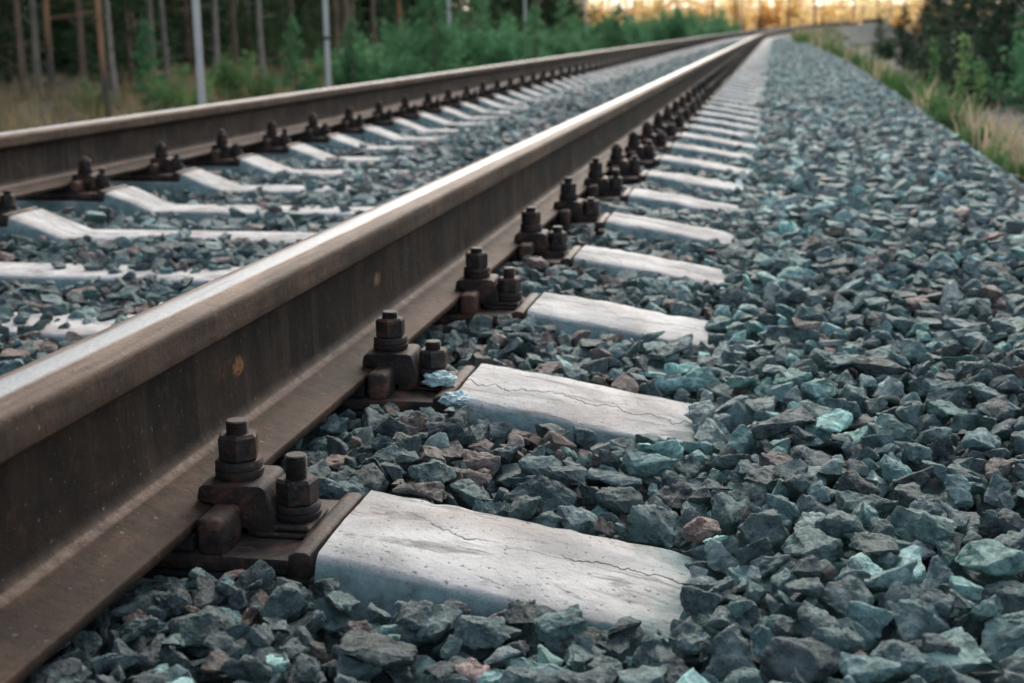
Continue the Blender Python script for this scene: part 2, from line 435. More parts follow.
# ------------------------------------------------------------------ level of the ballast (world z of the stone tops)
SP, Y0, G = 0.5433, 1.181, 1.595
K0, K1 = -3, 150
def lf(x, y, s, seed=0.0):
    return noise.noise(Vector((x*s+seed, y*s, seed*1.7)))
def level_u(x, y):
    """x measured from the axis of the right-hand rail, y = station"""
    t = max(0.0, min(1.0, (y-3.8)/2.2))
    xc = min(1.50, max(1.24, 1.265+0.017*(y-3.9)))
    if x > xc: z = -0.186-(x-xc)*0.62
    elif x > 0.62: z = -0.188
    elif x > 0.51: z = -0.222+(x-0.51)/0.12*0.034
    elif x > 0.24: z = -0.208-(x-0.24)/0.27*0.014
    elif x > 0.11: z = -0.193
    elif x > -0.12: z = -0.202
    elif x > -0.95: z = (-0.246 if y < 2.8 else -0.238)+t*0.027+0.018*lf(x, y, 4.0, 2.0)*(0.3 if y < 2.6 else 1)
    elif x > -1.20: z = -0.244+0.012*lf(x, y, 5.0, 7.0)
    elif x > -1.32: z = -0.240
    elif x > -2.05: z = -0.232
    elif x > -3.05: z = -0.21
    else: z = -0.21-(-3.05-x)*0.62
    t2 = max(0.0, min(1.0, (y-3.5)/4.0))
    if 0.10 < x < 0.56: z -= 0.015*t2
    elif -2.1 < x < -0.95: z -= 0.008*t2
    return z+0.014*lf(x, y, 2.1)+0.007*lf(x, y, 6.0, 5.0)

def sleeper_top(x):
    """top of a sleeper, x measured from the right rail axis"""
    d = abs(x-CX); v = d-0.7975          # v: outward from rail axis
    pts = [(-0.80, -0.250), (-0.345, -0.250), (-0.198, -0.195), (-0.195, -0.221), (0.193, -0.221), (0.196, -0.187), (0.30, -0.202), (0.50, -0.238), (0.562, -0.251)]
    if v > 0.562: return None
    for (a, za), (b, zb) in zip(pts, pts[1:]):
        if a <= v <= b: return za+(zb-za)*(v-a)/(b-a)
    return -0.25

# ------------------------------------------------------------------ ground sheets
def sweep_sheet(name, us_z, stations, mat, zfun=None):
    V, Fq = [], []
    n = len(us_z)
    for s in stations:
        for u, z in us_z:
            x, y, a = path(s, u)
            V.append((x, y, z+rise(s)+(zfun(u, s) if zfun else 0)))
    for i in range(len(stations)-1):
        for j in range(n-1):
            Fq.append((i*n+j, i*n+j+1, (i+1)*n+j+1, (i+1)*n+j))
    me = np_mesh(name, np.array(V), np.array(Fq), True)
    return link(name, me, mat)
STN = [-25, -12, -6, -3, 0, 1, 2, 3, 4, 5, 6, 8, 10, 12, 14, 16, 18, 20, 23, 26, 30, 34, 38, 42, 46, 50, 56, 62, 70, 78, 88, 98, 110, 124, 140, 158, 178, 200, 230]
gp = [(-320, 0.3), (-120, -0.1), (-40, -0.5), (-22, -0.75), (-12, -0.95), (-8, -1.15), (-6, -1.25), (-4.6, -1.3), (-3.0, -1.3), (0, -1.3), (2.4, -1.1), (3.2, -1.15), (4.0, -1.33), (4.6, -1.35), (5.2, -1.30), (7, -1.12), (9, -0.95), (14, -0.8), (30, -0.6), (80, -0.3), (180, 0.0)]
tag(sweep_sheet('ground', gp, STN, M_GROUND, lambda u, s: (0.12*lf(u, s, 0.25, 3.0) if abs(u) > 4 else 0)), kind='structure')
me = np_mesh('terrain', np.array([(-1500, -1500, -2.2), (1500, -1500, -2.2), (1500, 1500, -2.2), (-1500, 1500, -2.2)]), np.array([(0, 1, 2, 3)]))
tag(link('terrain', me, M_GROUND), kind='structure')
tag(sweep_sheet('gravel_path', [(4.15, -1.30), (4.5, -1.27), (5.3, -1.20), (6.4, -1.08), (7.0, -1.05)], [s for s in STN if 4 <= s <= 80], M_GRAVEL,
                lambda u, s: 0.12*lf(u, s, 0.25, 3.0)+0.03), kind='structure')

xs = [-4.75, -4.2, -3.6, -3.05, -2.6, -2.05, -1.9, -1.6, -1.3, -1.0, -0.8, -0.5, -0.2, 0.0, 0.1, 0.2, 0.3, 0.4, 0.5, 0.6, 0.8, 1.0, 1.2, 1.36, 1.6, 2.0, 2.4, 2.8, 3.15]
stb = list(np.arange(-4, 24, 0.5))+list(np.arange(24, 200, 3.0))
def bedz(u, s):
    x = u+CX
    return level_u(x, s)-(0.055 if s < 30 else 0.035)
tag(sweep_sheet('ballast_bed', [(x-CX, 0.0) for x in xs], stb, M_BED, bedz), kind='structure')

# ------------------------------------------------------------------ rails
def arc(cx, cz, r, a0, a1, n):
    return [(cx+r*math.cos(R(a0+(a1-a0)*i/n)), cz+r*math.sin(R(a0+(a1-a0)*i/n))) for i in range(n+1)]
def rail_half():
    """outer half of the profile from crown to the middle of the foot, with polish and dust-plus-highlight weights"""
    P = []
    def add(pts, pol, du): P.extend([(x, z, pol, du) for x, z in pts])
    add([(0.0, 0.0), (0.008, -0.0002)], 0.75, 0)
    add([(0.015, -0.0006), (0.020, -0.0012)], 0.40, 0)
    add([(0.0260, -0.0024)], 0.28, 0)
    add(arc(0.0285, -0.0108, 0.0080, 80, 8, 6), 0.24, 0)
    add([(0.0367, -0.018)], 0.08, 0.35)
    add([(0.0372, -0.027)], 0.0, 0.5)
    add(arc(0.0345, -0.0355, 0.0030, 0, -75, 3), 0.0, 0.35)
    add([(0.030, -0.0405), (0.020, -0.0440)], 0, 0)
    add(arc(0.0210, -0.0590, 0.0130, 115, 180, 5), 0, 0)
    add([(0.0080, -0.075), (0.0080, -0.095), (0.0085, -0.115)], 0, 0)
    add([(0.0090, -0.130)], 0, 0.0)
    P.extend([(x, z, 0, d_) for (x, z), d_ in zip(arc(0.0290, -0.1365, 0.0195, 180, 258, 8), (0, 0, 0.05, 0.2, 0.6, 1, 1, 0.85, 0.55))])  # weights peak where the painted fillet highlight runs
    add([(0.036, -0.1585), (0.050, -0.1630), (0.0625, -0.1660)], 0, 0.40)
    add([(0.0700, -0.1682)], 0, 0.60)
    add(arc(0.0720, -0.1712, 0.0030, 80, 0, 3), 0, 0.5)
    add([(0.0750, -0.1770), (0.0735, -0.1800), (0.0, -0.1800)], 0, 0)
    return P
half = rail_half()
def build_rail(name, ux, inner_sign, label):
    """ux: offset of the rail axis from the track axis; inner_sign: side of the gauge corner"""
    ring = []
    for x, z, p, d in half: ring.append((x, z, p, d))
    left = [(-x, z, p, d) for x, z, p, d in half[1:-1]][::-1]
    ring = ring+left
    # the wheels run on the inner part of the head: shift the polish that way
    ring2 = []
    for x, z, p, d in ring:
        if z > -0.013:
            xx = x*inner_sign
            p = max(p, float(np.interp(xx, (-0.020, -0.012, -0.005, 0.001, 0.008, 0.015, 0.022, 0.032), (0.26, 0.32, 0.38, 0.52, 0.80, 0.74, 0.52, 0.42))))
        ring2.append((x, z, p, d))
    ss = list(np.arange(-4, 52, 0.5))+list(np.arange(52, 206, 2.0))
    V, pol, du = [], [], []
    n = len(ring2)
    for s in ss:
        for x, z, p, d in ring2:
            X, Y, a = path(s, ux+x)
            V.append((X, Y, z+rise(s))); pol.append(p); du.append(d)
    Fq = []
    for i in range(len(ss)-1):
        for j in range(n):
            Fq.append((i*n+j, (i+1)*n+j, (i+1)*n+(j+1) % n, i*n+(j+1) % n))
    me = np_mesh(name, np.array(V), np.array(Fq), True)
    bm = bmesh.new(); bm.from_mesh(me); bm.verts.ensure_lookup_table()
    bm.faces.new([bm.verts[j] for j in range(n)]); bm.faces.new([bm.verts[(len(ss)-1)*n+j] for j in range(n)])
    bmesh.ops.recalc_face_normals(bm, faces=bm.faces); bm.to_mesh(me); bm.free()
    for nm, arr in (('polish', pol), ('dust_highlight', du)):
        at = me.attributes.new(nm, 'FLOAT', 'POINT'); at.data.foreach_set('value', np.array(arr, np.float32))
    me.set_sharp_from_angle(angle=R(50))
    return tag(link(name, me, M_RAIL), label, 'rail', 'rails of the track')
build_rail('rail', G/2, -1, 'big rusty steel rail with shiny running band sweeping past the camera')
build_rail('rail', -G/2, 1, 'farther steel rail of the track, on the side of the dark forest')

# ------------------------------------------------------------------ sleepers
def sleeper_mesh(seed, detailed=True):
    rr = random.Random(seed)
    half_st = [0.0, 0.15, 0.30, 0.42, 0.45, 0.48, 0.52, 0.56, 0.592, 0.5995, 0.6030, 0.608, 0.70, 0.80, 0.90, 0.986, 0.9900, 0.9940, 1.000]+[1.004+0.0115*q for q in range(28)]+[1.325, 1.345, 1.358]
    if not detailed: half_st = [0.0, 0.45, 0.592, 0.60, 0.9895, 0.9940, 1.10, 1.29, 1.358]
    st = [-v for v in half_st[:0:-1]]+half_st
    off = rr.uniform(0, 90)
    V, Fq, fl = [], [], []
    for d in st:
        zt = sleeper_top(CX+d); wt = 0.088+0.013*max(0.0, abs(d)-0.95)/0.4
        end = max(0.0, (abs(d)-1.325)/0.033)
        zt -= 0.004*end; wt -= 0.004*end
        b = 0.0055
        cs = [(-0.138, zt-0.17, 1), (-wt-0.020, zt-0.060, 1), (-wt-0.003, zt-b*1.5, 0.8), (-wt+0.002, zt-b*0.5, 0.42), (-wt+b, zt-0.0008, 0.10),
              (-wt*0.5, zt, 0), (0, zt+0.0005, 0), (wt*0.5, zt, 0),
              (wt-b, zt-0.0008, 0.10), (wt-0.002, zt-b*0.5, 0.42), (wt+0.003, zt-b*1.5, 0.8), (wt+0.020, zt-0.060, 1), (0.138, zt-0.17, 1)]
        if not detailed: cs = [cs[0], cs[1], cs[3], cs[6], cs[9], cs[11], cs[12]]
        for y, z, f in cs:
            nn = noise.noise(Vector((d*9+off, y*30, z*30)))*0.0035+noise.noise(Vector((d*46+off, y*60, z*60)))*0.0030-max(0.0, noise.noise(Vector((d*26+off, y*9, 3.3)))-0.25)*(0.006 if 0.07 < abs(y) < 0.125 and f < 0.9 else 0) if detailed else 0
            sgn = -1 if y < 0 else 1
            V.append((d, y+sgn*nn*(1 if abs(y) > 0.06 else 0.2), z+nn*0.5))
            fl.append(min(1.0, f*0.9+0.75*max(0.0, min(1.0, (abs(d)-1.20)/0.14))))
    n = len(cs)
    for i in range(len(st)-1):
        for j in range(n-1):
            Fq.append((i*n+j, (i+1)*n+j, (i+1)*n+j+1, i*n+j+1))
    me = np_mesh('sleeper', np.array(V), np.array(Fq), True)
    bm = bmesh.new(); bm.from_mesh(me); bm.verts.ensure_lookup_table()
    bm.faces.new([bm.verts[j] for j in range(n)]); bm.faces.new([bm.verts[(len(st)-1)*n+j] for j in range(n)])
    bmesh.ops.recalc_face_normals(bm, faces=bm.faces); bm.to_mesh(me); bm.free()
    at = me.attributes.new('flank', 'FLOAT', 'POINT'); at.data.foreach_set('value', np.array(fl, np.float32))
    me.set_sharp_from_angle(angle=R(55))
    return me
ORD = ['first', 'second', 'third', 'fourth', 'fifth', 'sixth', 'seventh', 'eighth', 'ninth', 'tenth', 'eleventh', 'twelfth', 'thirteenth', 'fourteenth', 'fifteenth', 'sixteenth', 'seventeenth', 'eighteenth', 'nineteenth', 'twentieth']
def ordinal(i):
    if i < 20: return ORD[i]
    n = i+1
    return '%d%s' % (n, 'th' if 10 <= n % 100 <= 20 else {1: 'st', 2: 'nd', 3: 'rd'}.get(n % 10, 'th'))
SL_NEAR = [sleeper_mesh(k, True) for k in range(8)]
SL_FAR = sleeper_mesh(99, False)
VIS_K = 0                                   # first sleeper whose end shows
for k in range(K0, K1):
    s = Y0+k*SP
    x, y, a = path(s, 0)
    me = SL_NEAR[k % 8] if k < 26 else SL_FAR
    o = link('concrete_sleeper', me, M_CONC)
    o.location = (x, y, rise(s)); o.rotation_euler = (0, 0, -a)
    if k < 0:
        lab = 'pale concrete sleeper showing only between the rails, nearer than the cracked sleeper end'
    elif k == 0:
        lab = 'cracked pale sleeper whose broad end fills the lower middle foreground'
    elif k < 75:
        lab = '%s pale concrete sleeper along the track, counted from the nearest cracked end' % ordinal(k)
    else:
        lab = 'distant concrete sleeper in the far curve of the track'
    tag(o, lab, 'sleeper', 'concrete sleepers under the track')

# ------------------------------------------------------------------ rail fastenings (origin: on the rail axis; +x = side that shows)
ZP = -0.198                                  # top of the base plate
def nut_bm(bm, cx, cy, z0, z1, ph):
    af = 0.0205
    add_lathe(bm, [(af*0.93, z0), (af, z0+0.0015), (af, z1-0.003), (af*0.86, z1)], cx, cy, 6, ph)
def thread_bm(bm, cx, cy, z0, z1, r=0.0108):
    prof = []
    z = z0
    while z < z1-0.002:
        prof += [(r, z), (r, z+0.0007), (r-0.0012, z+0.0012), (r-0.0012, z+0.0017)]; z += 0.0024
    prof += [(r*0.98, z1-0.0012), (r*0.86, z1)]
    add_lathe(bm, prof, cx, cy, 18)
def washer_bm(bm, cx, cy, z0, z1, r):
    h = z1-z0
    add_lathe(bm, [(r*0.94, z0), (r, z0+0.15*h), (r, z0+0.44*h), (r*0.93, z0+0.5*h), (r*0.98, z0+0.56*h), (r*0.98, z0+0.85*h), (r*0.92, z1)], cx, cy, 20)

def clip_bm(sx):
    bm = bmesh.new()
    pts = [(0.058, -0.1635), (0.0725, -0.167), (0.0775, -0.172), (0.078, -0.190), (0.106, -0.190), (0.108, ZP+0.001), (0.1345, ZP+0.001), (0.132, -0.172), (0.1255, -0.1505), (0.121, -0.1475), (0.066, -0.1475), (0.0605, -0.151)]
    if sx < 0: pts = [(-x, z) for x, z in pts][::-1]
    add_prism(bm, pts, -0.032, 0.032, 0.0022, 2)
    return bm
def build_fastening(var):
    """parts of one fastening as (name, mesh, material, parent key); made once per variant and shared by the copies"""
    rr = random.Random(var)
    out = []
    bm = bmesh.new()
    add_box(bm, -0.186, 0.186, -0.083, 0.083, ZP-0.016, ZP, 0.003)
    for sx in (-1, 1):
        add_prism(bm, [(sx*x, z) for x, z in ((0.167, ZP-0.017), (0.1885, ZP-0.017), (0.1885, ZP+0.006), (0.184, ZP+0.0085), (0.175, ZP+0.0085), (0.1675, ZP+0.0045))], -0.084, 0.084, 0.002)
        for sy in (-1, 1):
            a, b = sorted((sx*0.0785, sx*0.1055)); c, d = sorted((sy*0.0335, sy*0.083))
            add_box(bm, a, b, c, d, ZP-0.003, -0.163, 0.007, 3)
    out.append(('base_plate', bm_mesh('base_plate', bm, 35), M_PLATE, None))
    bm = bmesh.new(); add_box(bm, -0.190, 0.190, -0.089, 0.089, ZP-0.0245, ZP-0.0165, 0.002, 1)
    out.append(('pad', bm_mesh('pad', bm, 35), M_PAD, None))
    bm = bmesh.new(); add_box(bm, -0.074, 0.074, -0.080, 0.080, ZP+0.0005, -0.1805, 0.002, 1)
    out.append(('rail_pad', bm_mesh('rail_pad', bm, 35), M_PAD, None))
    for sx in (1, -1):
        out.append(('clip', bm_mesh('clip', clip_bm(sx), 35), M_CLIP, None))
        ex = rr.uniform(0.007, 0.014) if sx > 0 else 0.009
        bx = sx*0.0915
        bm = bmesh.new(); thread_bm(bm, bx, 0, -0.150, -0.1045+ex)
        out.append(('clip_bolt', bm_mesh('clip_bolt', bm, 35), M_IRON, 'b'))
        bm = bmesh.new(); washer_bm(bm, bx, 0, -0.1472, -0.1300, 0.0235)
        out.append(('spring_washer', bm_mesh('spring_washer', bm, 35), M_IRON, 'c'))
        bm = bmesh.new(); nut_bm(bm, bx, 0, -0.1298, -0.1045, rr.uniform(0, 1))
        out.append(('nut', bm_mesh('nut', bm, 20), M_CLIP, 'c'))
        ex = (0.024 if var == 0 else rr.uniform(0.006, 0.022)) if sx > 0 else 0.012
        bx = sx*0.149
        z = ZP
        bm = bmesh.new(); thread_bm(bm, bx, 0, z, z+0.050+ex)
        out.append(('anchor_bolt', bm_mesh('anchor_bolt', bm, 35), M_IRON, 'b'))
        bm = bmesh.new()
        add_box(bm, bx-0.0330, bx+0.0205 if sx > 0 else bx+0.033, -0.034, 0.034, z+0.0004, z+0.0055, 0.0015, 1) if sx > 0 else add_box(bm, bx-0.0205, bx+0.033, -0.034, 0.034, z+0.0004, z+0.0055, 0.0015, 1)
        a, b = (bx-0.029, bx+0.0205) if sx > 0 else (bx-0.0205, bx+0.029)
        add_box(bm, a, b, -0.030, 0.030, z+0.0058, z+0.0115, 0.002, 1)
        out.append(('square_washer', bm_mesh('square_washer', bm, 35), M_IRON, 'c'))
        bm = bmesh.new(); washer_bm(bm, bx, 0, z+0.0117, z+0.0265, 0.0225)
        out.append(('spring_washer', bm_mesh('spring_washer', bm, 35), M_IRON, 'c'))
        bm = bmesh.new(); nut_bm(bm, bx, 0, z+0.0267, z+0.0510, rr.uniform(0, 1))
        out.append(('nut', bm_mesh('nut', bm, 20), M_IRON, 'c'))
    for sx in (1, -1):
        Mx = Matrix.Translation((0, rr.uniform(-0.005, 0.005), 0)) @ Matrix.Translation((sx*0.0915, 0, 0)) @ Matrix.Rotation(rr.uniform(-0.09, 0.09), 4, 'Z') @ Matrix.Translation((-sx*0.0915, 0, 0))
        grp = [q for q in out if q[0] in ('clip', 'clip_bolt')]
        i = out.index(grp[0 if sx > 0 else 2])
        for q in out[i:i+4]: q[1].transform(Mx)
    return out
FAST = [build_fastening(v) for v in range(5)]
# one joined mesh for the distant copies
def joined(parts):
    bm = bmesh.new()
    me = bpy.data.meshes.new('rail_fastening')
    for nm, m, mt, par in parts:
        bm.from_mesh(m)
    bm.to_mesh(me); bm.free(); me.materials.append(M_IRON)
    return me
def far_fast():
    bm = bmesh.new()
    add_box(bm, -0.188, 0.188, -0.083, 0.083, ZP-0.022, ZP, 0.0)
    for sx in (1, -1):
        pts = [(0.05, -0.163), (0.078, -0.176), (0.078, ZP), (0.134, ZP), (0.130, -0.160), (0.118, -0.148), (0.058, -0.148)]
        if sx < 0: pts = [(-x, z) for x, z in pts][::-1]
        add_prism(bm, pts, -0.034, 0.034)
        a, b = sorted((sx*0.0785, sx*0.1055)); add_box(bm, a, b, -0.076, -0.034, ZP, -0.160); add_box(bm, a, b, 0.034, 0.076, ZP, -0.160)
        add_lathe(bm, [(0.0235, -0.148), (0.0235, -0.130), (0.019, -0.129), (0.019, -0.105), (0.011, -0.104), (0.011, -0.095)], sx*0.0915, 0, 8)
        add_lathe(bm, [(0.03, ZP), (0.03, ZP+0.011), (0.022, ZP+0.012), (0.022, ZP+0.026), (0.019, ZP+0.027), (0.019, ZP+0.05), (0.011, ZP+0.051), (0.011, ZP+0.065)], sx*0.149, 0, 8)
    me = bm_mesh('rail_fastening', bm, 30); me.materials.append(M_IRON)
    return me
FAR_FAST = far_fast()
JOIN = [joined(p) for p in FAST]
for k in range(K0, K1):
    s = Y0+k*SP
    for side, ux, lbl in ((0, G/2, 'near rail'), (1, -G/2, 'forest-side rail')):
        x, y, a = path(s, ux)
        rz = -a+(0 if side == 0 else math.pi)
        flip = side == 1
        # the left-hand rail shows its inner side: the same assembly turned half round has +x pointing inwards
        rz = -a if not flip else -a
        vis = (k >= 0) if side == 0 else (k >= 4)
        n = (k if side == 0 else k-4)
        if not vis: lab = 'rail fastening out of view behind the near rail or outside the picture' if side == 0 else 'rail fastening of the forest-side rail before the first one seen'
        elif k == 0 and side == 0: lab = 'largest dark rusty rail fastening with two tall bolts, beside the cracked sleeper'
        elif n < 60: lab = '%s dark bolted rail fastening along the %s, counted from the camera' % (ordinal(n), lbl)
        else: lab = 'distant dark rail fastening along the %s in the far bend' % lbl
        grp = 'bolted fastenings along the '+lbl
        if k < (15 if side == 0 else 18) and k >= -1:
            t = empty('rail_fastening', (x, y, rise(s)), rz)
            last = t
            for nm, m, mt, par in FAST[(k*3+side) % 5 if k else 0]:
                o = link(nm, m, mt, t if par != 'c' else last)
                if par == 'b': last = o
        else:
            t = link('rail_fastening', JOIN[k % 5] if k < 24 else FAR_FAST)
            t.location = (x, y, rise(s)); t.rotation_euler = (0, 0, rz)
        tag(t, lab, 'rail fastening', grp)

# ------------------------------------------------------------------ ballast stones
def hull_shape(seed, lod):
    rr = random.Random(seed)
    ax = (1.0, rr.uniform(0.58, 0.9), rr.uniform(0.36, 0.72))
    bm = bmesh.new()
    for _ in range(rr.choice((8, 9, 10, 12, 13))):
        v = Vector((rr.gauss(0, 1), rr.gauss(0, 1), rr.gauss(0, 1))).normalized()
        q = 0.5*rr.uniform(0.86, 1.0)
        # squared-off ellipsoid: more corners than a ball
        v = Vector([math.copysign(abs(c)**0.72, c) for c in v])
        bm.verts.new((v.x*ax[0]*q, v.y*ax[1]*q, v.z*ax[2]*q))
    r_ = bmesh.ops.convex_hull(bm, input=list(bm.verts))
    bmesh.ops.delete(bm, geom=[g for g in r_['geom_interior'] if isinstance(g, bmesh.types.BMVert)], context='VERTS')
    loose = [v for v in bm.verts if not v.link_faces]
    if loose: bmesh.ops.delete(bm, geom=loose, context='VERTS')
    bmesh.ops.dissolve_limit(bm, angle_limit=R(9), verts=list(bm.verts), edges=list(bm.edges))
    if lod > 0:
        bmesh.ops.bevel(bm, geom=list(bm.edges), offset=0.013 if lod == 2 else 0.014, segments=1, profile=0.5, affect='EDGES', clamp_overlap=True)
        bmesh.ops.triangulate(bm, faces=list(bm.faces))
        for it in range(3 if lod == 2 else 2):
            lim = (0.075 if lod == 2 else 0.17)
            es = [e for e in bm.edges if e.calc_length() > lim]
            if es: bmesh.ops.subdivide_edges(bm, edges=es, cuts=1)
            bmesh.ops.triangulate(bm, faces=list(bm.faces))
        bm.normal_update()
        o = rr.uniform(0, 50)
        for v in bm.verts:
            n1 = noise.noise(v.co*3.2+Vector((o, 0, 0))); n2 = noise.noise(v.co*9+Vector((0, o, 0)))
            n3 = noise.noise(v.co*21+Vector((0, 0, o)))
            v.co += v.normal*(0.060*n1+0.040*n2+0.022*n3)
    else:
        bmesh.ops.triangulate(bm, faces=list(bm.faces))
    bm.verts.ensure_lookup_table()
    V = np.array([v.co[:] for v in bm.verts]); Fx = np.array([[v.index for v in f.verts] for f in bm.faces])
    bm.verts.index_update()
    Fx = np.array([[v.index for v in f.verts] for f in bm.faces])
    bm.free()
    return V, Fx
NS = 44
SH = [[hull_shape(100+i, l) for i in range(NS)] for l in range(3)]
CELL = 0.005
combos = []
for c in range(420):
    i = c % NS
    L = float(np.clip(rng.lognormal(math.log(0.055), 0.42), 0.020, 0.115))
    if c % 40 == 7: L = rng.uniform(0.11, 0.15)
    a, b, t = rng.uniform(0, 2*math.pi), rng.normal(0, 0.42), rng.normal(0, 0.42)
    if rng.random() < 0.10: b = rng.normal(0, 0.9)
    M = np.array((Matrix.Rotation(a, 3, 'Z') @ Matrix.Rotation(b, 3, 'X') @ Matrix.Rotation(t, 3, 'Y')))*L
    V = SH[1][i][0] @ M.T
    # footprint of this stone: lowest and highest z over each cell
    Ft = SH[1][i][1]
    smp = np.concatenate([V, V[Ft].mean(1), (V[Ft[:, 0]]+V[Ft[:, 1]])/2, (V[Ft[:, 1]]+V[Ft[:, 2]])/2, (V[Ft[:, 0]]*2+V[Ft[:, 1]]+V[Ft[:, 2]])/4])
    ij = np.floor(smp[:, :2]/CELL).astype(int); mn = ij.min(0); ij -= mn
    sh = ij.max(0)+1
    lo = np.full(sh, np.inf); up = np.full(sh, -np.inf)
    np.minimum.at(lo, (ij[:, 0], ij[:, 1]), smp[:, 2]); np.maximum.at(up, (ij[:, 0], ij[:, 1]), smp[:, 2])
    combos.append((i, M, mn, lo, up, L, V[:, 2].max(), V[:, 2].min()))

GX0, GX1, GY0, GY1 = -2.0, 2.1, 0.35, 8.6
nx, ny = int((GX1-GX0)/CELL), int((GY1-GY0)/CELL)
# levels on a coarse grid, then bilinear
cx_ = np.linspace(GX0, GX1, 86); cy2 = np.linspace(GY0, GY1, 164)
LC = np.array([[level_u(a, b) for b in cy2] for a in cx_])
gx = GX0+(np.arange(nx)+0.5)*CELL; gy = GY0+(np.arange(ny)+0.5)*CELL
fx = np.interp(gx, cx_, np.arange(len(cx_))); fy = np.interp(gy, cy2, np.arange(len(cy2)))
ix = np.minimum(fx.astype(int), len(cx_)-2); iy = np.minimum(fy.astype(int), len(cy2)-2)
tx = (fx-ix)[:, None]; ty = (fy-iy)[None, :]
LV = (LC[ix][:, iy]*(1-tx)*(1-ty)+LC[ix+1][:, iy]*tx*(1-ty)+LC[ix][:, iy+1]*(1-tx)*ty+LC[ix+1][:, iy+1]*tx*ty)
H = LV-0.062
tops = np.array([sleeper_top(a) if sleeper_top(a) is not None else -9 for a in gx])
for k in range(K0, 16):
    s = Y0+k*SP
    m = np.abs(gy-s) < 0.090
    H[:, m] = np.maximum(H[:, m], tops[:, None])
    m2 = (np.abs(gy-s) >= 0.090) & (np.abs(gy-s) < 0.118)
    H[:, m2] = np.maximum(H[:, m2], tops[:, None]-0.055)
for xr in (0.0, -G):
    for k in range(K0, 16):
        s = Y0+k*SP
        H[np.ix_(np.abs(gx-xr) < 0.200, np.abs(gy-s) < 0.094)] = 5.0
    H[np.abs(gx-xr) < 0.022, :] = 5.0
stones = []           # combo, x, y, z, kflip
BIGC = [i for i, c in enumerate(combos) if c[5] > 0.066]
def pack(n_try, xa, xb, ya, yb, ncand=7, lift=0.016, big=False):
    X = rng.uniform(0, 1, (n_try, ncand)); Yv = rng.uniform(0, 1, (n_try, ncand))
    cs_ = np.array(BIGC)[rng.integers(0, len(BIGC), n_try)] if big else rng.integers(0, len(combos), n_try); lf_ = rng.uniform(-0.012, lift, n_try)
    for q in range(n_try):
        c = combos[cs_[q]]; lo, up = c[3], c[4]; a, b = lo.shape
        best = None
        for r_ in range(ncand):
            y = ya+(yb-ya)*Yv[q, r_]
            x_lo = max(xa, CAM[0]-0.62*y-0.9); x_hi = min(xb, CAM[0]+0.19*y+0.75)
            if x_lo >= x_hi: continue
            x = x_lo+(x_hi-x_lo)*X[q, r_]
            i = int((x-GX0)/CELL)+c[2][0]; j = int((y-GY0)/CELL)+c[2][1]
            if i < 0 or j < 0 or i+a > nx or j+b > ny: continue
            sub = H[i:i+a, j:j+b]
            z = (sub-lo).max()-0.007
            ci, cj = i-c[2][0], j-c[2][1]
            if ci < 0 or cj < 0 or ci >= nx or cj >= ny: continue
            lv = LV[ci, cj]
            if (abs(x) < 0.105 or abs(x+G) < 0.105) and z+c[6] > -0.184: continue
            if z+c[6] > lv+lf_[q]: continue
            st = abs((y-Y0)/SP-round((y-Y0)/SP))*SP
            if st < 0.112 and 0.14 < x < (0.535 if y < 1.45 else 0.505) : continue
            if st < 0.095 and x < 0.14 and c[6]-c[7] > 0.034: continue
            sc = z+0.5*(c[6]+c[7])-lv
            if best is None or sc < best[0]: best = (sc, x, y, z, i, j, ci, cj)
        if best is None: continue
        sc, x, y, z, i, j, ci, cj = best
        sub = H[i:i+a, j:j+b]
        np.maximum(sub, z+up, out=sub)
        stones.append((cs_[q], GX0+ci*CELL, GY0+cj*CELL, z, i, j))
pack(900, -0.3, 1.3, 0.6, 1.35, 6, 0.016, True)
pack(3600, GX0, GX1, GY0, 3.2, 6, 0.014, True)
pack(9000, GX0, GX1, GY0, 3.2)
pack(6000, GX0, GX1, GY0, 3.2, 12, 0.020)
pack(3500, -0.2, 0.75, 0.50, 1.12, 6, 0.012)
pack(5000, 0.05, 0.62, 1.1, 4.2, 8, 0.008)
pack(27000, GX0, GX1, 3.1, GY1, 5)

TINTS = [((0.060, 0.078, 0.080), 34), ((0.085, 0.108, 0.109), 26), ((0.040, 0.048, 0.050), 16), ((0.115, 0.150, 0.148), 11), ((0.14, 0.20, 0.196), 7), ((0.26, 0.345, 0.335), 3.0),
         ((0.150, 0.105, 0.090), 2.4), ((0.115, 0.095, 0.082), 3), ((0.30, 0.235, 0.205), 0.9), ((0.155, 0.155, 0.150), 4), ((0.62, 0.62, 0.58), 0.15)]
TN = ['dark grey-green', 'grey-green', 'near-black', 'teal-grey', 'turquoise', 'pale turquoise', 'reddish', 'brown', 'pale pinkish', 'plain grey', 'whitish']
tw = np.array([t[1] for t in TINTS]); 
def pick_tint(x, y, n=1):
    ww = tw.astype(float).copy()
    if x > 0.5: ww[3:6] *= 1.7
    if 0.42 < x < 0.68: ww[4:6] *= 2.4
    if x < 0.45: ww[6:9] *= 2.6
    if x < 0: ww[3:6] *= 0.6
    if -0.3 < x < 0.35: ww[3:6] *= 0.55; ww[2] *= 2.2; ww[0] *= 1.4
    i = int(rng.choice(len(TINTS), p=ww/ww.sum()))
    return i, np.array(TINTS[i][0])*rng.uniform(0.65, 1.5)*np.array([0.88, 1.21, 1.17] if i not in (6, 7, 8) else [1.05, 0.98, 0.95])*1.38*np.array([1, rng.uniform(0.96, 1.06), rng.uniform(0.96, 1.06)])

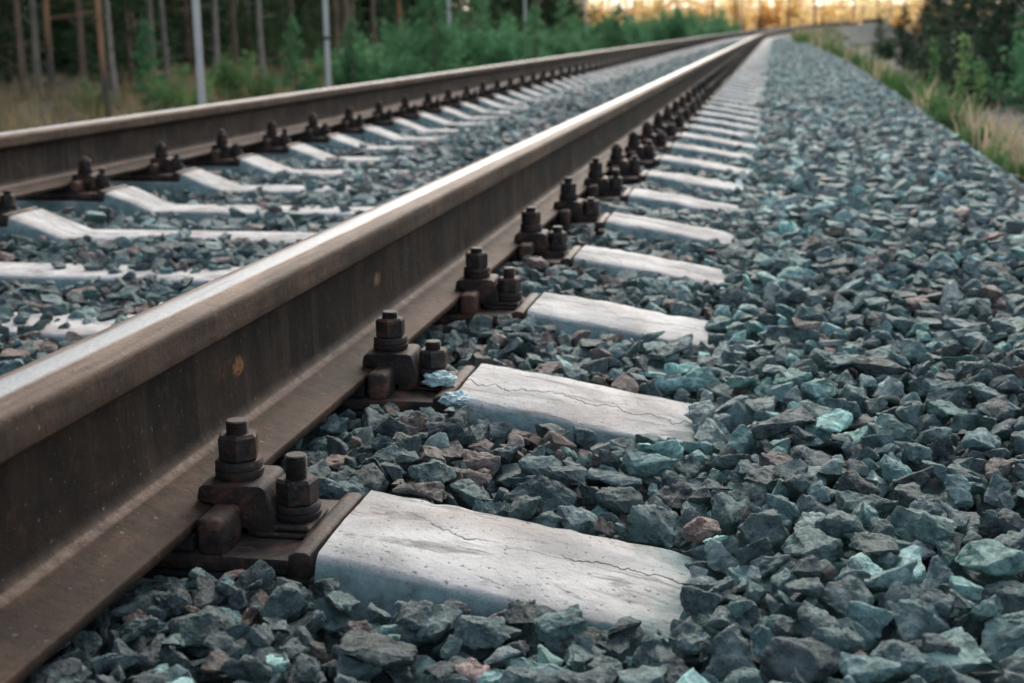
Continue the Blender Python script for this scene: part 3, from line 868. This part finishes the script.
# which stones show largest: those lie on top, in the frame, near the camera
P = np.array([(s_[1], s_[2], s_[3]) for s_ in stones])
px, py, pz = project(P)
score = np.zeros(len(stones))
for q, s_ in enumerate(stones):
    if not (-30 < px[q] < 1054 and 10 < py[q] < 715 and pz[q] > 0.3): continue
    c = combos[s_[0]]; a, b = c[3].shape
    own = np.isfinite(c[4])
    seen = (H[s_[4]:s_[4]+a, s_[5]:s_[5]+b] <= s_[3]+c[4]+0.0015) & own
    fr = seen.sum()/max(1, own.sum())
    if s_[1] < 0 and py[q] > 420-0.5*px[q]: continue     # behind the near rail
    score[q] = fr*c[5]**2/pz[q]**2 if fr > 0.35 else 0
order = np.argsort(-score)
HERO = set(int(q) for q in order[:300] if score[q] > 0)

def zone(x, y):
    k = (y-Y0)/SP
    if x < -0.05: where = 'between the two rails'
    elif x < 0.50:
        b = int(math.floor(k))
        where = ('in front of the cracked sleeper' if b < 0 else 'between the %s and %s sleeper ends' % (ordinal(b), ordinal(b+1)))
        if x < 0.17: where += ', against the rail foot'
    elif x < 0.70:
        where = 'heaped at the outer end of the %s sleeper' % ordinal(max(0, int(round(k))))
    else:
        b = max(0, int(round(k)))
        where = 'on the open shoulder abreast of the %s sleeper' % ordinal(b)
    return where

FORCE = {}
for a_, b_, ti_ in ((957, 291, 10), (885, 394, 5), (712, 588, 5), (722, 572, 5), (705, 425, 5), (716, 430, 5), (700, 410, 4), (832, 297, 8), (705, 397, 5), (520, 466, 6), (588, 362, 8), (472, 497, 6), (540, 345, 6), (340, 625, 6), (655, 480, 6), (560, 455, 6), (812, 622, 4), (500, 620, 7), (330, 640, 7), (962, 240, 4), (250, 610, 6), (790, 460, 7), (835, 590, 7), (600, 470, 7), (860, 455, 7), (770, 405, 4), (690, 395, 4)):
    dd = (px-a_)**2+(py-b_)**2-4.0*(score > 0)*60
    FORCE[int(np.argmin(np.where(score > 0, dd, 1e9)))] = ti_
for a_, b_, r_, ti_, pr_ in ((722, 582, 34, 5, 0.6), (712, 420, 28, 5, 0.65), (735, 392, 24, 4, 0.6), (742, 350, 22, 5, 0.5), (452, 408, 14, 5, 0.8), (955, 245, 18, 4, 0.5), (480, 430, 60, 6, 0.16), (560, 455, 60, 8, 0.12), (600, 370, 50, 6, 0.2), (420, 470, 60, 7, 0.2)):
    for q in np.nonzero((score > 0) & ((px-a_)**2+((py-b_)*1.4)**2 < r_**2))[0]:
        if rng.random() < pr_: FORCE[int(q)] = ti_
Vn, Fn, Tn, off = [], [], [], 0
cnt = {}
heroes = []
for q, s_ in enumerate(stones):
    ci, x, y, z = s_[:4]
    c = combos[ci]
    ti, tint = pick_tint(x, y)
    if q in FORCE:
        ti = FORCE[q]; tint = np.array(TINTS[ti][0])*1.15
    if (x < 0.35 and c[5] > 0.05 and ti in (4, 5, 8)) or (c[5] > 0.07 and ti == 8):
        ti = 0; tint = np.array(TINTS[0][0])*rng.uniform(0.8, 1.4)*np.array([0.9, 1.15, 1.12])
    if q in HERO:
        V, Fx = SH[2][c[0]]
        me = np_mesh('ballast_stone', V @ c[1].T, Fx, True)
        me.set_sharp_from_angle(angle=R(24))
        at = me.attributes.new('tint', 'FLOAT_COLOR', 'POINT')
        at.data.foreach_set('color', np.tile(np.append(tint, 1.0), len(V)).astype(np.float32))
        o = link('ballast_stone', me, M_STONE); o.location = (x, y, z)
        ratio = (c[6]-c[7])/c[5]
        sz = 'big' if c[5] > 0.075 else ('small' if c[5] < 0.042 else 'middling')
        shp = 'flat' if ratio < 0.42 else ('chunky' if ratio < 0.75 else 'upright')
        heroes.append((o, '%s %s %s stone %s' % (sz, shp, TN[ti], zone(x, y))))
        continue
    lod = 1 if y < 3.3 else 0
    V, Fx = SH[lod][c[0]]
    Vn.append(V @ c[1].T+np.array([x, y, z])); Fn.append(Fx+off); off += len(V)
    Tn.append(np.tile(np.append(tint, 1.0), (len(V), 1)))
for o, lab in heroes:
    tag(o, lab, 'stone', 'largest loose stones of the ballast')
# the farther ballast: one thin layer of smaller-detail stones up to 26 m
def far_layer(ya, yb, dens, lod=0):
    global off
    area = (1.95+1.6+0.9)*(yb-ya)
    n = int(area*dens)
    for q in range(n):
        y = rng.uniform(ya, yb); x = rng.uniform(-1.95, 2.0)
        if x < CAM[0]-0.62*y-0.5: continue
        k = round((y-Y0)/SP); dy = abs(y-(Y0+k*SP))
        onsl = dy < 0.105
        zt = sleeper_top(x)
        lv = level_u(x, y)
        if abs(x) < 0.10 or abs(x+G) < 0.10: continue
        if onsl and (abs(x) < 0.215 or abs(x+G) < 0.215): continue
        if dy < 0.106 and zt is not None and (zt > lv-0.024 or 0.1 < x < 0.47): continue
        c = combos[rng.integers(0, len(combos))]
        z = lv-c[6]+rng.uniform(-0.012, 0.010)
        ti, tint = pick_tint(x, y)
        V, Fx = SH[0][c[0]]
        Vn.append(V @ c[1].T+np.array([x, y, z])); Fn.append(Fx+off); off += len(V)
        Tn.append(np.tile(np.append(tint, 1.0), (len(V), 1)))
far_layer(8.5, 17, 620)
far_layer(17, 30, 380)
far_layer(30, 52, 200)
me = np_mesh('ballast_gravel', np.concatenate(Vn), np.concatenate(Fn), True)
at = me.attributes.new('tint', 'FLOAT_COLOR', 'POINT')
at.data.foreach_set('color', np.concatenate(Tn).astype(np.float32).ravel())
me.set_sharp_from_angle(angle=R(22))
tag(link('ballast_gravel', me, M_STONE), 'loose grey-green crushed stone ballast covering the track bed', 'gravel', kind='stuff')
print('stones', len(stones), 'heroes', len(heroes), 'verts', len(me.vertices))

# crumpled scraps on the second fastening
def scrap(px_, py_, z, size, label, seed):
    bm = bmesh.new(); bmesh.ops.create_icosphere(bm, subdivisions=4, radius=1)
    for v in bm.verts:
        d = v.co.copy()
        f = 1+0.55*noise.noise(d*1.7+Vector((seed, 0, 0)))+0.5*abs(noise.noise(d*4.2+Vector((0, seed, 0))))+0.28*abs(noise.noise(d*10))
        v.co = Vector((d.x*f*size, d.y*f*size*0.8, d.z*f*size*0.42))
    o = link('crumpled_scrap', bm_mesh('crumpled_scrap', bm, 30), M_SCRAP)
    p = on_plane(px_, py_, z); o.location = p
    tag(o, label, 'scrap', 'pale crumpled scraps')
scrap(439, 379, -0.181, 0.018, 'crumpled pale turquoise scrap lying on the second fastening plate', 3.3)
scrap(455, 399, -0.193, 0.017, 'crumpled pale turquoise scrap wedged below the plate edge at second sleeper', 8.1)

# ------------------------------------------------------------------ vegetation
def leaves_np(C, size, rg, flat=0.0, aspect=0.55):
    n = len(C)
    d = rg.normal(size=(n, 3)); d[:, 2] *= (1-flat); d /= np.linalg.norm(d, axis=1)[:, None]
    e = np.cross(d, rg.normal(size=(n, 3))); e /= np.linalg.norm(e, axis=1)[:, None]
    s = (size*rg.uniform(0.6, 1.35, n))[:, None]
    a = d*s; b = e*s*aspect*0.5
    mid = C+a*0.45
    V = np.stack([C, mid+b, C+a, mid-b], 1).reshape(-1, 3)
    return V, np.arange(4*n).reshape(-1, 4)

def trunk_np(h, r0_, r1_, rg, lean=0.02, n=9, segs=8):
    rings = []
    off_ = np.zeros(2); V = []
    for i in range(segs+1):
        t = i/segs; r_ = r0_+(r1_-r0_)*t
        if i == 0: r_ *= 1.25
        off_ = off_+rg.normal(0, lean*h/segs*0.5, 2)
        for k in range(n):
            a = 2*math.pi*k/n
            V.append((off_[0]+r_*math.cos(a), off_[1]+r_*math.sin(a), h*t))
    Fq = [(i*n+k, i*n+(k+1) % n, (i+1)*n+(k+1) % n, (i+1)*n+k) for i in range(segs) for k in range(n)]
    return np.array(V), np.array(Fq)

def limb(p0, p1, r0_, r1_, n=5):
    p0, p1 = np.array(p0), np.array(p1); d = p1-p0; d = d/np.linalg.norm(d)
    a = np.cross(d, (0.3, 0.2, 0.93)); a /= np.linalg.norm(a); b = np.cross(d, a)
    V = []
    for p, r_ in ((p0, r0_), (p1, r1_)):
        for k in range(n):
            t = 2*math.pi*k/n; V.append(p+r_*(a*math.cos(t)+b*math.sin(t)))
    return np.array(V), np.array([(k, (k+1) % n, n+(k+1) % n, n+k) for k in range(n)])
def join_np(parts):
    V, Fq, o_ = [], [], 0
    for v, f in parts:
        V.append(v); Fq.append(f+o_); o_ += len(v)
    return np.concatenate(V), np.concatenate(Fq)

def tall_tree(seed, h, crown0, cr, nleaf, lsize, clumps=26, twigs=6):
    """pine or birch: tall trunk with dead twigs low down, crown of clumps above"""
    rg = np.random.default_rng(seed)
    parts = [trunk_np(h, 0.088, 0.025, rg, 0.03)]
    for _ in range(twigs):
        z = rg.uniform(0.5, max(1.2, crown0)); a = rg.uniform(0, 6.28); L = rg.uniform(0.4, 1.3)
        parts.append(limb((0, 0, z), (L*math.cos(a), L*math.sin(a), z+rg.uniform(-0.2, 0.4)), 0.018, 0.004))
    C = []
    for _ in range(clumps):
        t = rg.uniform(0, 1); z = crown0+(h-crown0)*t
        rad = cr*(1-0.75*t)*rg.uniform(0.3, 1.0); a = rg.uniform(0, 6.28)
        q = np.array((rad*math.cos(a), rad*math.sin(a), z))
        parts.append(limb((0, 0, z-0.3), q, 0.03, 0.008))
        C.append(q+rg.normal(size=(nleaf//clumps, 3))*np.array((0.42, 0.42, 0.24)))
    tv, tf = join_np(parts)
    lv, lf_ = leaves_np(np.concatenate(C), lsize, rg)
    return np_mesh('trunk', tv, tf, True), np_mesh('crown', lv, lf_)

def spruce(seed, h, rad, nleaf, lsize):
    """young conifer clothed to the ground, in uneven whorls"""
    rg = np.random.default_rng(seed)
    parts = [trunk_np(h, 0.035*h/2, 0.006, rg, 0.02, 7)]
    C = []; nb = int(h*17)
    for b in range(nb):
        t = (b+rg.uniform(0, 1))/nb; z = 0.08+(h-0.1)*t
        L = rad*(1-t)**0.85*rg.uniform(0.55, 1.12)+0.05; a = rg.uniform(0, 6.28)
        tip = np.array((L*math.cos(a), L*math.sin(a), z-0.15*L+0.1*rg.normal()*L))
        parts.append(limb((0, 0, z), tip, 0.010, 0.003, 4))
        m = max(4, int(nleaf/nb*(0.4+1.2*(1-t))))
        f = rg.uniform(0.15, 1.0, m)[:, None]
        C.append(np.array((0, 0, z))*(1-f)+tip*f+rg.normal(size=(m, 3))*np.array((0.05, 0.05, 0.035))*h/2.2)
    C.append(np.array((0, 0, h))+rg.normal(size=(25, 3))*np.array((0.03, 0.03, 0.12)))
    tv, tf = join_np(parts)
    lv, lf_ = leaves_np(np.concatenate(C), lsize, rg, 0.3, 0.35)
    return np_mesh('trunk', tv, tf, True), np_mesh('crown', lv, lf_)

def bush(seed, h, rad, nleaf, lsize, stems=9):
    rg = np.random.default_rng(seed)
    parts, C = [], []
    for s_ in range(stems):
        a = rg.uniform(0, 6.28); L = rad*rg.uniform(0.25, 1.0); hh = h*rg.uniform(0.55, 1.0)*(1-0.35*L/rad)
        tip = np.array((L*math.cos(a), L*math.sin(a), hh))
        parts.append(limb((0.05*math.cos(a), 0.05*math.sin(a), 0), tip, 0.016, 0.004, 5))
        m = nleaf//stems
        f = rg.uniform(0.18, 1.05, m)[:, None]
        C.append(tip*f+rg.normal(size=(m, 3))*np.array((0.17, 0.17, 0.13))*rad*(0.55+0.6*(1-f)))
    C = np.concatenate(C); C = C[C[:, 2] > 0.03]
    tv, tf = join_np(parts)
    lv, lf_ = leaves_np(C, lsize, rg)
    return np_mesh('stem', tv, tf, True), np_mesh('foliage', lv, lf_)

def ground_z(x, y):
    if y <= S0: u, s = x-CX, y
    else:
        cxr = CX+RAD; dx, dy = x-cxr, y-S0
        rr = math.hypot(dx, dy); u = RAD-rr; s = S0+RAD*math.atan2(dy, -dx)
    us = [p[0] for p in gp]; zs = [p[1] for p in gp]
    z = float(np.interp(u, us, zs))+rise(s)
    return z+(0.12*lf(u, s, 0.25, 3.0) if abs(u) > 4 else 0)

def place(kind, meshes, mats, x, y, sc, rz, label, cat, group, names, lean=(0, 0), z=None):
    o = empty(kind, (x, y, (ground_z(x, y)-0.04) if z is None else z), rz)
    o.rotation_euler = (lean[0], lean[1], rz); o.scale = (sc, sc, sc)
    for m, mt, nm in zip(meshes, mats, names):
        if m is None: continue
        c = bpy.data.objects.new(nm, m); COL.objects.link(c); c.parent = o
        if len(m.materials) == 0: m.materials.append(mt)
    tag(o, label, cat, group)
    return o
def variant(meshes, mats):
    """copies of the meshes carrying other materials"""
    out = []
    for m, mt in zip(meshes, mats):
        c = m.copy(); c.materials.clear(); c.materials.append(mt); out.append(c)
    return out

PINES = [tall_tree(20+i, 13, 4.6, 2.6, 430, 0.42, 26, 10) for i in range(5)]
PINES_O = [variant(p, (M_BARK_O, M_NEEDLE)) for p in PINES]
PINES_G = [variant(p, (M_BARK_G, M_NEEDLE)) for p in PINES]
for p in PINES:
    p[0].materials.append(M_BARK); p[1].materials.append(M_NEEDLE)
SPR = [spruce(40+i, 2.2, 0.75, 2600, 0.085) for i in range(5)]
for p in SPR:
    p[0].materials.append(M_BARK); p[1].materials.append(M_NEEDLE)
M_NEEDLE_D = leaf_material('deep_needles', (0.016, 0.034, 0.020), (0.030, 0.066, 0.036), (0.058, 0.11, 0.055), 0.2)
SPR_D = [variant(p, (M_BARK, M_NEEDLE_D)) for p in SPR]
SPR_L = [variant(p, (M_BARK, M_SHRUB)) for p in SPR]
BSH = [bush(60+i, 1.7, 0.9, 2600, 0.085) for i in range(6)]
for p in BSH:
    p[0].materials.append(M_BARK); p[1].materials.append(M_SHRUB)
BSH_B = [variant(p, (M_BARK, M_BRIGHT)) for p in BSH]
BSH_D = [variant(p, (M_BARK, M_NEEDLE_D)) for p in BSH]
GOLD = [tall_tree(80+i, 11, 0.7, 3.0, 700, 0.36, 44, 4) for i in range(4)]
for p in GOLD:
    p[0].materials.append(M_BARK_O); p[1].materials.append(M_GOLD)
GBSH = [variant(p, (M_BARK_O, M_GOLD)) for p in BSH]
TNM, BNM = ('trunk', 'crown'), ('stem', 'foliage')
placed = []     # (obj, px, description, place words, group)
def later(o, desc, placew):
    placed.append((o, float(project(np.array(o.location)+np.array((0, 0, 0.8)))[0][0]), desc, placew))

rv = random.Random(5)
# left forest: first the trunks the photograph tells apart, then the rows behind
for px_, dist, mats_, sc in ((18, 28, PINES, 0.75), (45, 30, PINES_O, 0.8), (31, 31, PINES_G, 0.8), (103, 24, PINES_O, 0.62), (112, 26, PINES_G, 0.6), (150, 34, PINES_G, 0.8), (165, 36, PINES_G, 0.75), (215, 33, PINES_G, 0.8), (235, 40, PINES, 0.9),
                             (262, 31, PINES_G, 0.75), (290, 42, PINES, 1.0), (355, 46, PINES, 1.0), (400, 52, PINES_O, 0.9), (372, 44, PINES, 0.9), (428, 60, PINES_O, 0.9), (78, 30, PINES, 0.8), (128, 40, PINES, 0.9), (188, 46, PINES_O, 0.8)):
    x, y = at_depth(px_, dist)
    o = place('pine_tree', rv.choice(mats_), (None, None), x, y, sc, rv.uniform(0, 6), None, 'tree', 'pines of the left forest', TNM, (rv.uniform(-.02, .02), rv.uniform(-.03, .03)))
    later(o, 'orange-barked pine' if mats_ is PINES_O else ('pale-barked pine' if mats_ is PINES_G else 'dark-barked pine'), 'at the forest edge behind the left rail')
nrow = 0
while nrow < 70:
    x = rv.uniform(-38, -11.5); y = rv.uniform(4, 78)
    if x > -13.5-0.02*y and rv.random() < 0.5: continue
    nrow += 1
    o = place('pine_tree', rv.choice(PINES if rv.random() < 0.75 else PINES_O), (None, None), x, y, rv.uniform(0.8, 1.35), rv.uniform(0, 6), None, 'tree', 'pines of the left forest', TNM, (rv.uniform(-.03, .03), rv.uniform(-.03, .03)))
    later(o, 'pine', 'deep in the dark left forest')
for q in range(75):
    x = rv.uniform(-34, -12.0); y = rv.uniform(9, 70)
    o = place('young_spruce', rv.choice(SPR), (None, None), x, y, rv.uniform(0.8, 1.7), rv.uniform(0, 6), None, 'tree', 'young spruces under the left forest', TNM)
    later(o, 'dark young spruce', 'under the left forest pines')
# bright saplings and the green thicket along the line
for px_, dist, sc in ((145, 24, 0.75), (175, 22, 0.7), (238, 27, 0.75), (251, 26, 0.6), (293, 25, 0.8), (302, 27, 0.7), (225, 29, 0.6), (90, 24, 0.5)):
    x, y = at_depth(px_, dist)
    o = place('green_sapling', rv.choice(BSH_B if rv.random() < 0.7 else SPR_L), (None, None), x, y, sc, rv.uniform(0, 6), None, 'sapling', 'bright saplings before the left forest', BNM)
    later(o, 'bright green sapling', 'in the grass before the left forest')
BIG = [spruce(140+i, 6.5, 2.0, 5200, 0.24) for i in range(3)]
for p in BIG:
    p[0].materials.append(M_BARK); p[1].materials.append(M_NEEDLE)
for q in range(103):
    x = rv.uniform(-42, -17.0); y = rv.uniform(0, 125)
    if y > 60: x = rv.uniform(-48, -13)
    if q >= 95: x, y = at_depth(480+13*(q-95), rv.uniform(85, 105))
    o = place('dark_spruce', rv.choice(BIG), (None, None), x, y, rv.uniform(0.8, 1.4), rv.uniform(0, 6), None, 'tree', 'dark spruces deep in the left forest', TNM)
    later(o, 'big dark spruce', 'deep in the left forest')
for q in range(64):
    t = q/63
    px_ = 345+370*t+rv.uniform(-9, 9)
    X_ = -7.0+rv.uniform(-1.8, 0.9)
    # distance along the ray where the ray has reached X_
    d = np.array(at_depth(px_, 1.0))-CAM[:2]
    dist = min(92, (X_-CAM[0])/d[0]) if d[0] < -0.02 else 90
    x, y = at_depth(px_, dist)
    conif = rv.random() < 0.33
    sc = rv.uniform(0.85, 1.3)*(1.0 if px_ > 380 else 0.8)
    o = place('young_spruce' if conif else 'leafy_shrub', rv.choice(SPR_L if conif else BSH), (None, None), x, y, sc, rv.uniform(0, 6), None, 'tree' if conif else 'shrub', 'green thicket along the left of the line', TNM if conif else BNM)
    later(o, 'fresh green conifer' if conif else 'green leafy shrub', 'in the thicket left of the track')
for q in range(18):
    px_ = 596+128*q/17+rv.uniform(-4, 4); x, y = at_depth(px_, rv.uniform(66, 96))
    o = place('leafy_shrub', rv.choice(BSH), (None, None), x, y, rv.uniform(1.1, 1.8), rv.uniform(0, 6), None, 'shrub', 'green thicket along the left of the line', BNM)
    later(o, 'rounded far green shrub', 'at the end of the thicket')
# trees at the bend, sunset glow painted into their golden leaves
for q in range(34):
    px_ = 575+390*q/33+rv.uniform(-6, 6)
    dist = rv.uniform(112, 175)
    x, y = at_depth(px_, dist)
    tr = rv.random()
    o = place('sunset_glow_tree', rv.choice(GOLD), (None, None), x, y, rv.uniform(0.8, 1.3), rv.uniform(0, 6), None, 'tree', 'golden backlit trees beyond the bend', TNM)
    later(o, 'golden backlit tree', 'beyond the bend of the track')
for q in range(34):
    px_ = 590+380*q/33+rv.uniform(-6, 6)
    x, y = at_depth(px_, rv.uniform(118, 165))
    o = place('sunset_glow_shrub', rv.choice(GBSH), (None, None), x, y, rv.uniform(1.5, 2.7), rv.uniform(0, 6), None, 'shrub', 'sunset-glow shrubs beyond the bend', BNM)
    later(o, 'sunset-glow shrub', 'under the golden backlit trees beyond the bend')
# right-hand side: dark spruces and bushes
for px_, dist, sc, kind in ((880, 62, 0.9, 's'), (893, 58, 1.0, 'b'), (905, 50, 1.0, 's'), (915, 46, 1.05, 'b'), (925, 40, 1.0, 's'), (938, 36, 1.1, 's'), (950, 34, 1.2, 'b'), (957, 31, 1.1, 's'), (970, 30, 1.2, 's'), (980, 28, 1.15, 'b'), (992, 27, 1.25, 's'), (1003, 26, 1.2, 's'),
                            (1040, 24, 1.1, 'g'), (1062, 22, 1.2, 'g'), (1045, 24, 1.3, 's'), (930, 48, 1.5, 's'), (945, 44, 1.6, 's'), (962, 40, 1.7, 's'), (985, 37, 1.7, 's'), (1005, 35, 1.7, 's'), (1025, 33, 1.7, 's'), (1060, 27, 1.4, 's'), (1080, 22, 1.3, 's'), (1110, 20, 1.3, 'b')):
    x, y = at_depth(px_, dist)
    ms = {'s': SPR_D, 'b': BSH_D, 'g': BSH}[kind]
    o = place('young_spruce' if kind == 's' else 'leafy_shrub', rv.choice(ms), (None, None), x, y, sc, rv.uniform(0, 6), None, 'tree' if kind == 's' else 'shrub', 'dark growth on the right of the line', TNM if kind == 's' else BNM)
    later(o, 'dark young spruce' if kind == 's' else ('dark leafy shrub' if kind == 'b' else 'mid-green leafy shrub'), 'beyond the gravel path on the right')
for q in range(34):
    u = rv.uniform(8.5, 26); s = rv.uniform(14, 62)
    x, y, a = path(s, u)
    if project((x, y, 0))[0][0] < 925: continue
    o = place('pine_tree', rv.choice(PINES), (None, None), x, y, rv.uniform(0.8, 1.2), rv.uniform(0, 6), None, 'tree', 'pines of the right forest', TNM)
    later(o, 'dark pine', 'in the forest on the right')
    if rv.random() < 0.8:
        o = place('young_spruce', rv.choice(SPR_D), (None, None), x+rv.uniform(-1, 1), y+rv.uniform(-1, 1), rv.uniform(1.3, 2.0), rv.uniform(0, 6), None, 'tree', 'dark growth on the right of the line', TNM)
        later(o, 'dark young spruce', 'under the pines on the right')

# posts on the left
def post_mesh():
    rg = np.random.default_rng(3)
    bm = bmesh.new()
    add_lathe(bm, [(0.050, 0), (0.048, 0.05), (0.046, 3.4), (0.042, 3.42), (0.02, 3.45)], 0, 0, 14)
    b2 = bmesh.new()
    add_lathe(b2, [(0.050, 1.48), (0.053, 1.485), (0.053, 1.535), (0.050, 1.54)], 0, 0, 14)
    return bm_mesh('shaft', bm, 40), bm_mesh('band', b2, 40)
PM = post_mesh(); PM[0].materials.append(M_POST); PM[1].materials.append(M_BAND)
pdesc = ['slim pale grey metal post nearest the camera, before the dark trunks', 'slim pale grey metal post with dark band beside the green thicket', 'pale grey post rising from the thicket, third along the line', 'pale grey post, fourth along the line, half sunk in the thicket', 'pale grey post, fifth along the line, small above the thicket', 'small pale post standing before the golden trees near the bend']
for (px_, dist), lab in zip(((197, 18.2), (326, 24.0), (449, 34.0), (525, 45.0), (586, 62.0), (741, 105.0)), pdesc):
    x, y = at_depth(px_, dist)
    place('metal_post', PM if 'dark band' in lab else (PM[0],), (None, None), x, y, 1.0, rv.uniform(0, 6), lab, 'post', 'metal posts along the left of the line', ('shaft', 'band'))

# weeds on the right verge
def weed_spire(seed, h):
    rg = np.random.default_rng(seed)
    C = []
    for i in range(210):
        t = rg.uniform(0.12, 1.0); r_ = 0.10*(1-t)**0.6+0.015
        a = rg.uniform(0, 6.28); C.append((r_*math.cos(a)*rg.uniform(0.3, 1), r_*math.sin(a)*rg.uniform(0.3, 1), h*t))
    lv, lf_ = leaves_np(np.array(C), 0.075, rg, 0.1, 0.4)
    sv, sf = limb((0, 0, 0), (0.01, 0, h), 0.010, 0.003)
    return np_mesh('stem', sv, sf, True), np_mesh('foliage', lv, lf_)
WD = [weed_spire(i, 1.15) for i in range(3)]
for p in WD: p[0].materials.append(M_BRIGHT); p[1].materials.append(M_BRIGHT)
for px_, dist, sc, lab in ((966, 12.5, 0.80, 'tall green weed spire, the taller of two before the dark spruces'), (983, 12.8, 0.68, 'shorter tall weed spire beside the tallest one on the right verge'), (936, 12.5, 0.62, 'thin weed spire left of the two tall ones on the right verge')):
    x, y = at_depth(px_, dist)
    place('weed_spire', rv.choice(WD), (None, None), x, y, sc, 0, lab, 'weed', 'weed spires on the right verge', BNM, z=max(ground_z(x, y), level_u(x, y)-0.06))
for px_, dist, sc in ((942, 10.5, 0.24), (955, 9.6, 0.20), (930, 12.5, 0.20), (978, 8.3, 0.15), (868, 22, 0.26), (836, 32, 0.30), (1012, 6.9, 0.12), (1000, 7.6, 0.14), (966, 9.4, 0.17), (920, 13.5, 0.18), (905, 15, 0.2), (948, 11.4, 0.22), (990, 8.4, 0.17), (884, 18, 0.22), (852, 26, 0.26), (935, 12.0, 0.16), (1030, 6.6, 0.13)):
    x, y = at_depth(px_, dist)
    o = place('leafy_weed', rv.choice(BSH_B), (None, None), x, y, sc, rv.uniform(0, 6), None, 'weed', 'leafy weeds along the right ballast edge', BNM, z=max(ground_z(x, y), level_u(x, y)-0.06))
    later(o, 'bright leafy weed', 'along the right ballast edge')

# ordinal labels from left to right within each description
byd = {}
for o, p_, d, wd in placed: byd.setdefault((d, wd), []).append((p_, o))
for (d, wd), lst in byd.items():
    vis = sorted([t for t in lst if -20 < t[0] < 1044], key=lambda t: t[0])
    for i, (p_, o) in enumerate(vis):
        o['label'] = ('%s %s, %s from the left' % (d, wd, ordinal(i))) if len(vis) > 1 else '%s %s' % (d, wd)
    for p_, o in lst:
        if not (-20 < p_ < 1044): o['label'] = '%s outside the picture %s' % (d, wd)

# grass
def grass(name, pts, hmin, hmax, mat, label, seed):
    rg = np.random.default_rng(seed)
    n = len(pts); B = np.array(pts)
    h = rg.uniform(hmin, hmax, n); a = rg.uniform(0, 6.28, n); wv = rg.uniform(0.006, 0.014, n)
    lean = rg.normal(0, 0.28, (n, 2))*h[:, None]
    side = np.stack([np.cos(a), np.sin(a), np.zeros(n)], 1)*wv[:, None]
    mid = B+np.stack([lean[:, 0]*0.35, lean[:, 1]*0.35, h*0.6], 1)
    tip = B+np.stack([lean[:, 0], lean[:, 1], h], 1)
    V = np.stack([B-side, B+side, mid+side*0.8, tip, mid-side*0.8], 1).reshape(-1, 3)
    i5 = np.arange(n)[:, None]*5
    me = np_mesh(name, V, [np.concatenate([i5, i5+1, i5+2, i5+4], 1), np.concatenate([i5+4, i5+2, i5+3], 1)])
    tag(link(name, me, mat), label, 'grass', kind='stuff')
straw, green = [], []
for q in range(46000):
    s = 4+76*rv.random()**1.5 if q < 36000 else rv.uniform(28, 95); u = rv.uniform(2.5 if s < 24 else (2.3 if s < 40 else 2.0), 4.0) if rv.random() < 0.8 else rv.uniform(3.9, 9)
    x, y, a = path(s, u)
    n_ = lf(x, y, 0.9, 9.0)+0.5*lf(x, y, 3.1, 2.0)
    if n_ < -0.35: continue
    zz = max(ground_z(x, y), level_u(u+CX, s)-0.05+rise(s) if u < 3.4 else -9)
    (green if n_+rv.uniform(-0.15, 0.15) > -0.08 else straw).append((x, y, zz))
grass('verge_grass', straw, 0.10, 0.40, M_GRASS, 'straw-coloured dry verge grass beyond the right ballast edge', 1)
grass('green_verge_grass', green, 0.10, 0.36, M_GRASS_V, 'green tufts and weeds in the dry right verge', 3)
pts = []
for q in range(17000):
    s = 8+72*rv.random()**1.3; u = rv.uniform(-13, -4.2)
    x, y, a = path(s, u)
    if lf(x, y, 0.6, 4.0) < -0.3: continue
    pts.append((x, y, ground_z(x, y)))
grass('meadow_grass', pts, 0.25, 0.65, M_GRASS_G, 'rough green and straw grass between the track and the left forest', 2)

# ------------------------------------------------------------------ render settings
scene.render.engine = 'CYCLES'
scene.cycles.max_bounces = 6; scene.cycles.diffuse_bounces = 3; scene.cycles.transmission_bounces = 3
scene.cycles.use_denoising = True
scene.cycles.denoising_input_passes = 'RGB_ALBEDO_NORMAL'
scene.cycles.denoising_prefilter = 'ACCURATE'
scene.cycles.adaptive_threshold = 0.008
scene.cycles.use_adaptive_sampling = True
scene.view_settings.view_transform = 'Standard'
scene.view_settings.look = 'None'
scene.view_settings.gamma = 1.0
scene.view_settings.use_curve_mapping = False
scene.view_settings.exposure = 0.92
